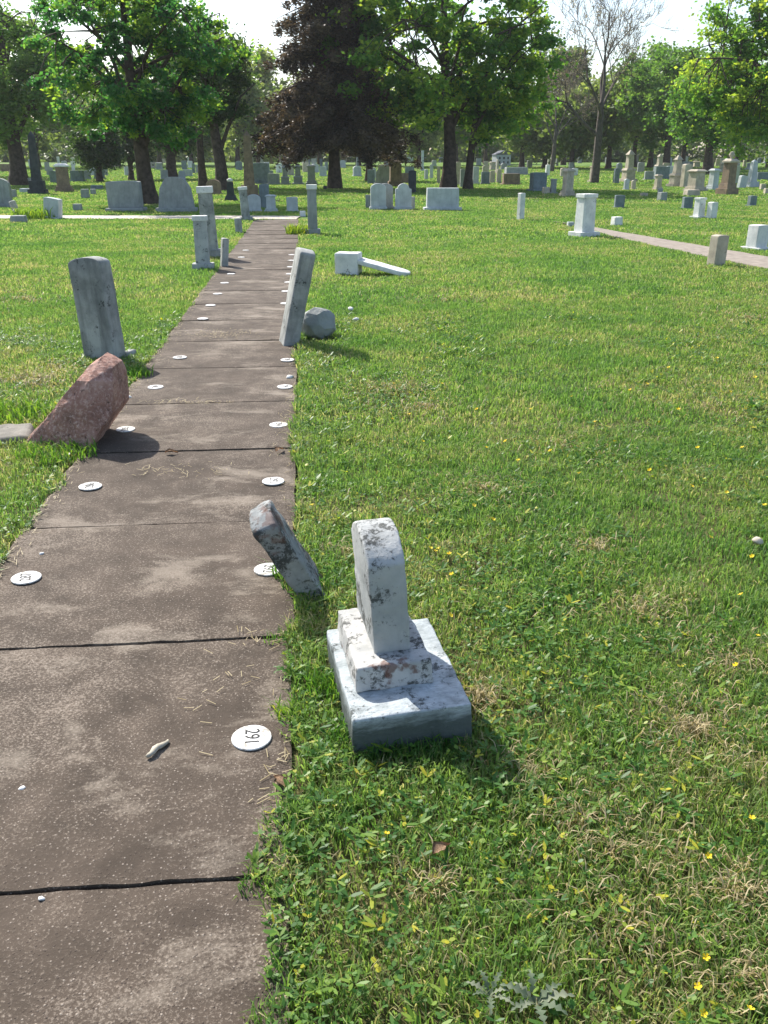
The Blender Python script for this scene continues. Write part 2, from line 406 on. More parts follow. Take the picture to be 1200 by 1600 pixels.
def onpath(X, Y, m=0.0):
    e = (vnoise(X, Y, 4.0, 9) - 0.5) * 0.06 + (vnoise(X, Y, 14.0, 19) - 0.5) * 0.05
    near_over = 0.06 * np.clip(2.2 - Y, 0, 1) + np.clip(4 - Y, 0, 1) * 0.03 * (vnoise(X, Y, 6.0, 29) - .2)
    L = (X > -0.0906 * Y - 0.077 - PW + m + e + 0.01 * 0) & (X < -0.0906 * Y - 0.077 - m - near_over + e) & (Y < PATH_END)
    L |= (Y > 24.42 - (X + 2) * 0.035) & (Y < 25.87 - (X + 2) * 0.035) & (X < -1.98)
    return L | in_right_path(X, Y)
SOLID = []          # footprints kept free of grass: (x, y, half x, half y, rz)
def zone(y0, y1, dens, hmin, hmax, wd, side=1.25):
    hw = lambda y: (y * 0.926 + 0.57) * 600 / F * side + 0.5
    A = (y1 - y0) * 2 * hw(y1); n = int(A * dens)
    X = RNG.uniform(-hw(y1), hw(y1), n); Y = RNG.uniform(y0, y1, n)
    k = (np.abs(X) < hw(Y)) & ~onpath(X, Y)
    clump = vnoise(X, Y, 9, 11) * 0.6 + vnoise(X, Y, 2.2, 12) * 0.4
    k &= RNG.random(n) < 0.35 + 1.1 * clump
    for (sx, sy, ax, ay, rz) in SOLID:
        dx, dy = X - sx, Y - sy; c, s = math.cos(rz), math.sin(rz)
        k &= ~((np.abs(dx * c + dy * s) < ax) & (np.abs(-dx * s + dy * c) < ay))
    X, Y = X[k], Y[k]; n = len(X); clump = clump[k]
    h = RNG.uniform(hmin, hmax, n) * (0.55 + 0.9 * clump)
    ed = np.exp(-np.abs(X - (-0.0906 * Y - 0.077)) / 0.12) * (Y < 9)
    h *= 1 + 0.5 * ed
    tz = np.clip((Y - 60) / 100, 0, 1); Z = tz * tz * (3 - 2 * tz)
    return blades(X, Y, Z, h, wd * RNG.uniform(.6, 1.3, n), RNG.uniform(.15, 1.1, n), RNG.random(n))
# footprints
SOLID += [(0.016, 2.19, 0.15, 0.24, R(13.5)), (-0.29, 2.93, 0.06, 0.10, 0), (-1.95, 4.85, 0.22, 0.14, 0), (-2.27, 7.05, 0.15, 0.08, 0), (-0.57, 7.7, 0.13, 0.1, 0)]
parts = [zone(0.55, 2.6, 19000, 0.020, 0.052, 0.0018), zone(2.6, 5, 12000, 0.022, 0.055, 0.0023), zone(5, 10, 5500, 0.024, 0.058, 0.0034),
         zone(10, 18, 2200, 0.028, 0.06, 0.0055), zone(18, 34, 700, 0.03, 0.065, 0.010), zone(34, 60, 170, 0.04, 0.08, 0.020), zone(60, 120, 25, 0.06, 0.10, 0.05, 1.1)]
Vs, Ts, As, off = [], [], [], 0
for V, T, a in parts: Vs.append(V); Ts.append(T + off); As.append(a); off += len(V)
g = npmesh('grass', np.concatenate(Vs), np.concatenate(Ts), M['grass'], attr=np.concatenate(As))
tag(g, 'short mown lawn of green and straw coloured blades beside the path', 'grass', kind='stuff')

# low broad leaves (clover and plantain) in the sward, thickest along the path edge and round the near monument
def leaf_disc(X, Y, Z, r, tilt, rnd, elong):
    n = len(X); th = RNG.uniform(0, 2 * PI, n)
    d = np.stack([np.cos(th) * np.cos(tilt), np.sin(th) * np.cos(tilt), np.sin(tilt)], -1)
    s = np.stack([-np.sin(th), np.cos(th), np.zeros(n)], -1)
    P = np.stack([X, Y, Z], -1); r = r[:, None]; e = elong[:, None]
    V = np.stack([P, P + d * r * e * .55 + s * r * .55, P + d * r * e * 1.25 + s * r * .45, P + d * r * e * 1.6, P + d * r * e * 1.25 - s * r * .45, P + d * r * e * .55 - s * r * .55], 1)
    b = np.arange(n)[:, None] * 6
    return V.reshape(-1, 3), np.concatenate([b + [0, 1, 4, 5], b + [1, 2, 3, 4]], 0), np.repeat(rnd, 6)
def weeds():
    n = 90000
    Y = 0.6 + RNG.random(n) ** 0.8 * 8.4; hw = (Y * .926 + .57) * .56 + .3
    X = RNG.uniform(-1, 1, n) * hw
    edge = np.exp(-np.abs(X + 0.077 + 0.0906 * Y) / 0.22); edgel = np.exp(-np.abs(X + 0.077 + PW + 0.0906 * Y) / 0.15) * .6
    mon = np.exp(-((X - .1) ** 2 + (Y - 2.2) ** 2) / .9); p = vnoise(X, Y, 1.6, 21) ** 2 * vnoise(X, Y, 6, 22)
    k = (RNG.random(n) < np.clip(edge * .55 + edgel + mon * .5 + p * 1.5 - .10, 0, 1)) & ~onpath(X, Y, 0.0)
    for (sx, sy, ax, ay, rz) in SOLID:
        dx, dy = X - sx, Y - sy; c, s = math.cos(rz), math.sin(rz)
        k &= ~((np.abs(dx * c + dy * s) < ax) & (np.abs(-dx * s + dy * c) < ay))
    X, Y = X[k], Y[k]; m = len(X)
    # three leaflets per plant
    X = np.repeat(X, 3); Y = np.repeat(Y, 3); Z = np.repeat(RNG.uniform(.008, .04, m), 3)
    rn = np.clip(np.repeat(RNG.random(m), 3) + RNG.uniform(-.08, .08, 3 * m), 0, 1)
    sz = np.repeat(RNG.uniform(.0035, .0085, m) * (1 + .08 * Y[::3]), 3)
    el = np.repeat(np.where(RNG.random(m) < .25, 2.6, 1.1), 3)
    return leaf_disc(X, Y, Z, sz, RNG.uniform(-.1, .7, 3 * m), rn, el)
V, T, a = weeds()
g = npmesh('ground_cover', V, T, M['clover'], attr=a)
tag(g, 'low clover and broad leaved weeds among the lawn grass', 'ground cover', kind='stuff')
# straw litter on the slabs
def straw():
    spots = [(340, 525, .28, .12, 260), (300, 632, .30, .03, 90), (270, 740, .22, .06, 60), (410, 1005, .12, .03, 26), (350, 1075, .12, .1, 16), (430, 1230, .04, .12, 16), (440, 1290, .04, .2, 20), (455, 640, .05, .5, 90), (250, 560, .2, .8, 60)]
    Xs, Ys = [], []
    for px, py, sx, sy, n in spots:
        c = G(px, py); Xs.append(c.x + RNG.normal(0, sx * .6, n)); Ys.append(c.y + RNG.normal(0, sy, n))
    for side in (0, -PW):
        n = 350 if side == 0 else 900; Y = RNG.uniform(.6, 14, n); Ys.append(Y); Xs.append(-.0906 * Y - .077 + side + (-1 if side == 0 else 1) * np.abs(RNG.normal(0, .035, n)))
    X = np.concatenate(Xs); Y = np.concatenate(Ys); n = len(X)
    k = (X < -.0906 * Y - .08) & (X > -.0906 * Y - .077 - PW); X, Y = X[k], Y[k]; n = len(X)
    th = RNG.uniform(0, PI, n); L = RNG.uniform(.01, .045, n); wd = .0012
    dx, dy = np.cos(th) * L / 2, np.sin(th) * L / 2; px_, py_ = -np.sin(th) * wd, np.cos(th) * wd
    z = np.full(n, .0205)
    zz = RNG.uniform(0, .006, n)
    V = np.stack([np.stack([X - dx - px_, Y - dy - py_, z], -1), np.stack([X + dx - px_, Y + dy - py_, z + zz], -1), np.stack([X + dx + px_, Y + dy + py_, z + zz], -1), np.stack([X - dx + px_, Y - dy + py_, z], -1)], 1)
    return V.reshape(-1, 3), np.arange(n * 4).reshape(n, 4), np.repeat(RNG.random(n), 4)
V, T, a = straw()
tag(npmesh('straw_litter', V, T, M['straw'], attr=a), 'dry straw and clippings scattered on the concrete path', 'straw', kind='stuff')

# ------------------------------------------------------------------ stone building blocks
def prism(prof, depth, bev=0.008, taper=1.0, seg=2):
    """profile of (x, z) points extruded along y, bevelled"""
    bm = bmesh.new(); h = max(p[1] for p in prof)
    def P(x, z, y): k = 1 - (1 - taper) * (z / h if h else 0); return bm.verts.new((x, y * k, z))
    a = [P(x, z, -depth / 2) for x, z in prof]; b = [P(x, z, depth / 2) for x, z in prof]
    bm.faces.new(a); bm.faces.new(b[::-1])
    for i in range(len(prof)):
        j = (i + 1) % len(prof); bm.faces.new((a[i], b[i], b[j], a[j]))
    if bev > 0:
        bmesh.ops.recalc_face_normals(bm, faces=bm.faces)
        es = [e for e in bm.edges if len(e.link_faces) == 2 and e.calc_face_angle(0) > 0.6]
        bmesh.ops.bevel(bm, geom=es, offset=bev, segments=seg, affect='EDGES', profile=0.6)
    return bm
def move(bm, v=(0, 0, 0), rz=0, rx=0, ry=0):
    m = Matrix.Translation(v) @ Matrix.Rotation(rz, 4, 'Z') @ Matrix.Rotation(rx, 4, 'X') @ Matrix.Rotation(ry, 4, 'Y')
    bmesh.ops.transform(bm, matrix=m, verts=bm.verts); return bm
def block(w_, d, h, bev=0.008, top=1.0):
    bm = bmesh.new(); k = top
    b = [bm.verts.new((sx * w_ / 2, sy * d / 2, 0)) for sx, sy in ((-1, -1), (1, -1), (1, 1), (-1, 1))]
    t = [bm.verts.new((sx * w_ / 2 * k, sy * d / 2 * k, h)) for sx, sy in ((-1, -1), (1, -1), (1, 1), (-1, 1))]
    bm.faces.new(b[::-1]); bm.faces.new(t)
    for i in range(4): j = (i + 1) % 4; bm.faces.new((b[i], b[j], t[j], t[i]))
    if bev: bmesh.ops.bevel(bm, geom=list(bm.edges), offset=bev, segments=2, affect='EDGES', profile=0.6)
    return bm
def join(a, b):
    me = bpy.data.meshes.new('tmp'); b.to_mesh(me); b.free(); a.from_mesh(me); bpy.data.meshes.remove(me); return a
def rough(bm, amp, freq, cuts=6, seed=0, maxlen=None):
    """subdivide and wear the surface"""
    for _ in range(cuts):
        L = maxlen or 0.03
        es = [e for e in bm.edges if e.calc_length() > L]
        if not es: break
        bmesh.ops.subdivide_edges(bm, edges=es, cuts=1, use_grid_fill=True)
    bmesh.ops.triangulate(bm, faces=[f for f in bm.faces if len(f.verts) > 4])
    bm.normal_update()
    for v in bm.verts:
        p = v.co * freq + Vector((seed, seed * 2, 0))
        d = mnoise.noise(p) * 0.6 + mnoise.noise(p * 2.7) * 0.3 + mnoise.noise(p * 6) * 0.15
        v.co += v.normal * d * amp
    return bm
def arch(w_, h, rise, n=10, sq=0.0):
    """tablet outline with a segmental head"""
    pts = [(-w_ / 2, 0), (w_ / 2, 0), (w_ / 2, h - rise)]
    for i in range(1, n):
        a = PI * i / n
        pts.append((math.cos(a) * w_ / 2, h - rise + math.sin(a) * rise))
    pts.append((-w_ / 2, h - rise)); return pts
def seg_arch(w_, h, rise, n=10):
    a = w_ / 2; rad = (a * a + rise * rise) / (2 * rise); th = math.asin(a / rad)
    pts = [(-a, 0), (a, 0)]
    for i in range(n + 1):
        q = th - 2 * th * i / n; pts.append((math.sin(q) * rad, h - rad + math.cos(q) * rad))
    return pts
def shoulder(w_, h, rise, n=8):
    """round head between small square shoulders"""
    k = w_ * 0.36
    pts = [(-w_ / 2, 0), (w_ / 2, 0), (w_ / 2, h - rise)]
    for i in range(0, n + 1):
        a = PI * i / n; pts.append((math.cos(a) * k, h - rise + 0.02 * h + math.sin(a) * (rise - 0.02 * h)))
    pts.append((-w_ / 2, h - rise)); return pts
def lathe(prof, n=14):
    bm = bmesh.new(); rings = []
    for r, z in prof:
        rings.append([bm.verts.new((max(r, .0005) * math.cos(2 * PI * k / n), max(r, .0005) * math.sin(2 * PI * k / n), z)) for k in range(n)])
    for a, b in zip(rings, rings[1:]):
        for k in range(n): bm.faces.new((a[k], a[(k + 1) % n], b[(k + 1) % n], b[k]))
    bm.faces.new(rings[0][::-1]); bm.faces.new(rings[-1]); return bm
def rock(pts, amp, freq, seed, maxlen):
    bm = bmesh.new()
    for p in pts: bm.verts.new(p)
    r = bmesh.ops.convex_hull(bm, input=bm.verts)
    bmesh.ops.delete(bm, geom=[e for e in r['geom_interior'] if isinstance(e, bmesh.types.BMVert)], context='VERTS')
    return rough(bm, amp, freq, 6, seed, maxlen)

# ------------------------------------------------------------------ the near monument
mon = empty('child_monument', (0.034, 2.186, -0.04), R(11.5), 0, R(-1.5))
tag(mon, 'small white marble stele on stepped base, largest and nearest monument, beside marker 291', 'monument')
b = rough(block(0.335, 0.495, 0.165, 0.006, 0.985), 0.009, 9, 6, 1, 0.02); bobj('base', b, M['marble_base'], mon, True)
b = rough(block(0.225, 0.365, 0.075, 0.007, 0.95), 0.009, 13, 6, 2, 0.016); move(b, (-0.022, 0.062, 0.162)); bobj('plinth', b, M['marble_rust'], mon, True)
b = prism(seg_arch(0.28, 0.345, 0.066, 12), 0.106, 0.006, 1.0); move(b, (0, 0, 0), rz=PI / 2)
rough(b, 0.006, 14, 6, 3, 0.012); move(b, (-0.012, 0.098, 0.231), ry=R(-2)); bobj('stele', b, M['marble'], mon, True)

# tilted footstone between path and monument
P = G(501, 918)
t = empty('headstone', P - Vector((0, 0, 0.06)), R(6), R(11), R(-27))
tag(t, 'small lichen spotted slab leaning left over the path behind the nearest monument', 'headstone')
b = prism(arch(0.17, 0.465, 0.02, 8), 0.088, 0.008, 0.97); move(b, rz=PI / 2); rough(b, 0.011, 12, 6, 5, 0.016)
bobj('tablet', b, M['lichen_slab'], t, True)

# pink boulder with pale flat stone
B = G(118, 698)
px = lambda x, z, y=0.0: Vector(((x - 118) * (.83 if x > 118 else .93) / 262.0, y, (698 - z) * .86 / 245.0))
pts = []
for (x, z, ya, yb) in [(40, 690, .0, .16), (48, 676, .02, .18), (60, 700, -.04, .2), (100, 706, -.09, .26), (138, 704, -.10, .28), (150, 690, -.09, .3), (176, 655, -.05, .33), (190, 640, .0, .34), (193, 592, .06, .34), (190, 572, .12, .32), (165, 559, .16, .3), (148, 570, .10, .28), (132, 588, .03, .28), (158, 586, -.01, .2), (155, 650, -.075, .2), (90, 632, .02, .24)]:
    pts += [px(x, z, ya), px(x, z, yb)]
rk = bobj('boulder', rock(pts, 0.022, 5, 11, 0.022), M['pink'], None)
rk.location = B + Vector((0, 0, -0.015))
tag(rk, 'jagged pink granite boulder lying against the left path edge', 'boulder')
P = G(5, 690)
fs = bobj('flat_stone', rough(move(block(0.42, 0.34, 0.06, 0.02, 0.9), rz=.3), 0.02, 5, 5, 4, 0.03), M['flagstone'], None, True); fs.location = P + Vector((-0.06, 0.05, -0.015))
tag(fs, 'pale flat stone flush with grass left of the pink boulder', 'stone')

# upright slab behind the boulder
P = G(166, 562)
t = empty('headstone', P - Vector((0, 0, 0.05)), R(-14), R(-2), R(-4.5))
tag(t, 'tall narrow grey slab with rounded head, standing behind the pink boulder', 'headstone')
b = prism(arch(0.275, 0.85, 0.05, 10), 0.17, 0.008, 0.97); rough(b, 0.006, 6, 5, 8, 0.03); bobj('tablet', b, M['marble_grey'], t, True)
b = block(0.08, 0.12, 0.10, 0.02, .9); rough(b, .008, 8, 3, 3, .03); move(b, (0.14, 0.14, 0)); bobj('base', b, M['marble_grey'], t, True)

# leaning slab on the path edge and round boulder
P = G(449, 537)
t = empty('headstone', P - Vector((0, 0, 0.05)), R(14), R(2), R(12.5))
tag(t, 'tall narrow grey slab leaning right at the right path edge before a round boulder', 'headstone')
b = prism(arch(0.30, 0.87, 0.03, 8), 0.135, 0.015, 0.98); move(b, rz=PI / 2); rough(b, 0.006, 6, 5, 9, 0.03); bobj('tablet', b, M['marble_grey'], t, True)
P = G(496, 531)
rr = random.Random(5); pts = []
for k in range(60):
    d = Vector((rr.gauss(0, 1), rr.gauss(0, 1), rr.gauss(0, 1))).normalized()
    pts.append(Vector((d.x * 0.175, d.y * 0.14 + .1, 0.125 + d.z * 0.155)))
rk = bobj('boulder', rock(pts, 0.02, 6, 3, 0.025), M['granite'], None); rk.location = P + Vector((0, 0.03, -0.01))
tag(rk, 'round grey boulder on the grass behind the right leaning slab', 'boulder')

# toppled stone
P = G(545, 429)
t = empty('headstone', P, R(-12), 0, 0)
tag(t, 'toppled white headstone, upright block with its slab lying on the open grass', 'headstone')
b = rough(block(0.33, 0.28, 0.30, 0.015), 0.008, 6, 4, 6, 0.04); bobj('base', b, M['white'], t, True)
b = prism(arch(0.34, 0.74, 0.16, 10), 0.06, 0.01)
move(b, ry=0); move(b, rx=-PI / 2); move(b, (0, 0, 0), rz=-PI / 2); rough(b, 0.004, 8, 3, 7, 0.05)
move(b, (0.15, 0.03, 0.19), ry=R(13.5)); bobj('tablet', b, M['white'], t, True)

# ------------------------------------------------------------------ headstones by kind
def build_stone(kind, wd, h, d, mat, root, detail=True, capmat=None):
    """wd, h, d in metres; returns nothing, adds parts under root"""
    bv = max(0.004, 0.03 * wd); cm = capmat or mat
    if kind in ('tablet', 'shoulder', 'flat'):
        bh = h * 0.13
        bobj('base', block(wd * 1.14, d * 1.9, bh, bv), mat, root)
        prof = {'tablet': arch(wd, h - bh, wd * .3), 'shoulder': shoulder(wd, h - bh, wd * .32), 'flat': arch(wd, h - bh, 0.03 * wd, 4)}[kind]
        bobj('tablet', move(prism(prof, d, bv), (0, 0, bh - .004)), mat, root)
    elif kind == 'lone':                               # plain slab straight out of the grass
        bobj('tablet', prism(arch(wd, h, wd * .12, 8), d, bv * 1.5), mat, root)
    elif kind == 'family':                             # wide die on a low base
        bh = h * 0.16
        bobj('base', block(wd * 1.17, d * 1.5, bh, bv * .5), mat, root)
        bobj('tablet', move(prism([(-wd / 2, 0), (wd / 2, 0), (wd * .49, h - bh), (-wd * .49, h - bh)], d, bv * .5, .9), (0, 0, bh - .003)), mat, root)
    elif kind == 'peaked':
        bh = h * 0.13; k = h - bh
        prof = [(-wd / 2, 0), (wd / 2, 0), (wd * .43, k * .62), (wd * .36, k * .76), (wd * .27, k * .93), (wd * .15, k), (-wd * .15, k), (-wd * .27, k * .93), (-wd * .36, k * .76), (-wd * .43, k * .62)]
        bobj('base', block(wd * 1.15, d * 1.5, bh, bv * .5), mat, root)
        bobj('tablet', move(prism(prof, d, bv * .4), (0, 0, bh - .003)), mat, root)
    elif kind == 'post':                               # square marker
        bobj('shaft', prism(arch(wd, h, wd * .08, 6), d, bv * 2, .97), mat, root)
    elif kind == 'pillar':                             # base, shaft and cap
        bh = h * .12; ch = h * .09
        bobj('base', block(wd * 1.55, d * 1.55, bh, bv), mat, root)
        bobj('shaft', move(block(wd, d, h - bh - ch, bv, .93), (0, 0, bh - .003)), mat, root)
        bobj('cap', move(block(wd * 1.08, d * 1.08, ch, bv), (0, 0, h - ch - .006)), cm, root)
    elif kind == 'pedestal':                           # die with moulded cornice and stepped base
        a, c_, e = h * .12, h * .10, h * .12
        bobj('base', join(block(wd * 1.5, d * 1.5, a, bv), move(block(wd * 1.28, d * 1.28, c_, bv), (0, 0, a - .003))), mat, root)
        bobj('shaft', move(block(wd, d, h - a - c_ - e, bv * .6, .94), (0, 0, a + c_ - .006)), mat, root)
        bobj('cornice', join(move(block(wd * 1.22, d * 1.22, e * .5, bv), (0, 0, h - e - .009)), move(block(wd * 1.12, d * 1.12, e * .5, bv, .7), (0, 0, h - e * .5 - .012))), cm, root)
    elif kind == 'obelisk':
        a, c_ = h * .08, h * .14
        bobj('base', join(block(wd * 1.9, d * 1.9, a, bv), move(block(wd * 1.5, d * 1.5, c_, bv), (0, 0, a - .003))), mat, root)
        k = h - a - c_; n = .62
        b = block(wd, d, k * .9, 0, n); top = block(wd * n, d * n, k * .1, 0, .04); join(b, move(top, (0, 0, k * .9)))
        bobj('shaft', move(b, (0, 0, a + c_ - .006)), mat, root)
    elif kind == 'spire':                              # die, gabled cap and pointed shaft with finial
        a, c_, e = h * .10, h * .26, h * .07
        bobj('base', block(wd * 1.7, d * 1.7, a, bv), mat, root)
        bobj('plinth', move(join(block(wd * 1.25, d * 1.25, c_, bv, .96), move(block(wd * 1.42, d * 1.42, e, bv, .8), (0, 0, c_ - .003))), (0, 0, a - .003)), mat, root)
        k = h - a - c_ - e
        bobj('shaft', move(join(block(wd * .8, d * .8, k * .74, bv * .5, .82), move(block(wd * .92, d * .92, k * .26, 0, .12), (0, 0, k * .74 - .003))), (0, 0, a + c_ + e - .009)), mat, root)
    elif kind == 'urn':
        a, c_, e = h * .15, h * .12, h * .09
        bobj('base', join(block(wd * 1.62, d * 1.62, a, bv), move(block(wd * 1.3, d * 1.3, c_, bv, .9), (0, 0, a - .003))), mat, root)
        uh = h * .17; k = h - a - c_ - e - uh
        bobj('shaft', move(block(wd, d, k, bv * .6, .93), (0, 0, a + c_ - .006)), mat, root)
        bobj('cornice', join(move(block(wd * 1.28, d * 1.28, e * .5, bv), (0, 0, a + c_ + k - .009)), move(block(wd * 1.15, d * 1.15, e * .5, bv, .6), (0, 0, a + c_ + k + e * .5 - .012))), cm, root)
        r_ = wd * .3
        bobj('urn', move(lathe([(r_ * .6, 0), (r_ * .35, uh * .15), (r_ * .9, uh * .4), (r_, uh * .6), (r_ * .6, uh * .78), (r_ * .7, uh * .84), (r_ * .15, uh)]), (0, 0, h - uh - .015)), cm, root, True)
    elif kind == 'knob':                               # slim dark pedestal with ball
        a = h * .28; bh = h * .16
        bobj('base', move(block(wd * 1.8, d * 1.8, a, bv, .6)), mat, root)
        bobj('shaft', move(block(wd * .95, d * .95, h - a - bh, bv, .8), (0, 0, a - .003)), mat, root)
        bobj('ball', move(lathe([(wd * .15, 0), (wd * .38, bh * .3), (wd * .38, bh * .7), (wd * .12, bh)], 10), (0, 0, h - bh - .006)), cm, root, True)
    elif kind == 'cross':
        bh = h * .2; aw = wd * .28
        bobj('base', block(wd * .9, d * 1.8, bh, bv), mat, root)
        prof = [(-aw / 2, 0), (aw / 2, 0), (aw / 2, h * .42), (wd / 2, h * .42), (wd / 2, h * .56), (aw / 2, h * .56), (aw / 2, h * .8), (-aw / 2, h * .8), (-aw / 2, h * .56), (-wd / 2, h * .56), (-wd / 2, h * .42), (-aw / 2, h * .42)]
        bobj('cross', move(prism(prof, d * .6, 0), (0, 0, bh - .003)), mat, root)
    elif kind == 'low':
        bobj('block', rough(block(wd, d, h, bv * 2, .92), wd * .02, 3 / wd, 2, 1, wd * .2), mat, root)
    elif kind == 'bush':
        pass
NAMES = {'obelisk': ('obelisk', 'obelisk'), 'spire': ('spire_monument', 'monument'), 'urn': ('urn_monument', 'monument'), 'pedestal': ('pedestal_monument', 'monument'),
         'pillar': ('pillar_monument', 'monument'), 'knob': ('pillar_monument', 'monument'), 'cross': ('cross_monument', 'monument'), 'post': ('marker_post', 'marker'), 'low': ('marker_stone', 'marker')}
def stone(kind, x, y, wpx, hpx, mat, label, rz=5, dr=0.35, rx=0, ry=0, group=None, cap=None):
    P = G(x, y); s = pxm(P); wd = wpx / s; h = hpx / s / math.cos(math.atan2(CAMH - P.z, P.y)) * (1.0)
    vs = s * (math.cos(PITCH) + (800 - (y - hpx / 2)) / F * math.sin(PITCH))  # vertical pixels per metre
    h = hpx / max(vs, 1) * (1 if vs > 0 else 1)
    nm, cat = NAMES.get(kind, ('headstone', 'headstone'))
    if kind in ('obelisk', 'pillar', 'pedestal', 'spire', 'urn', 'knob') and dr == 0.35: dr = 0.85
    if kind in ('post',) and dr == .35: dr = .8
    if kind == 'low' and dr == .35: dr = .8
    t = empty(nm, P + Vector((0, 0, -0.01)), R(rz), R(rx), R(ry))
    tag(t, label, cat, group)
    build_stone(kind, wd, h, wd * dr, M[mat], t, capmat=M[cap] if cap else None)
    return t

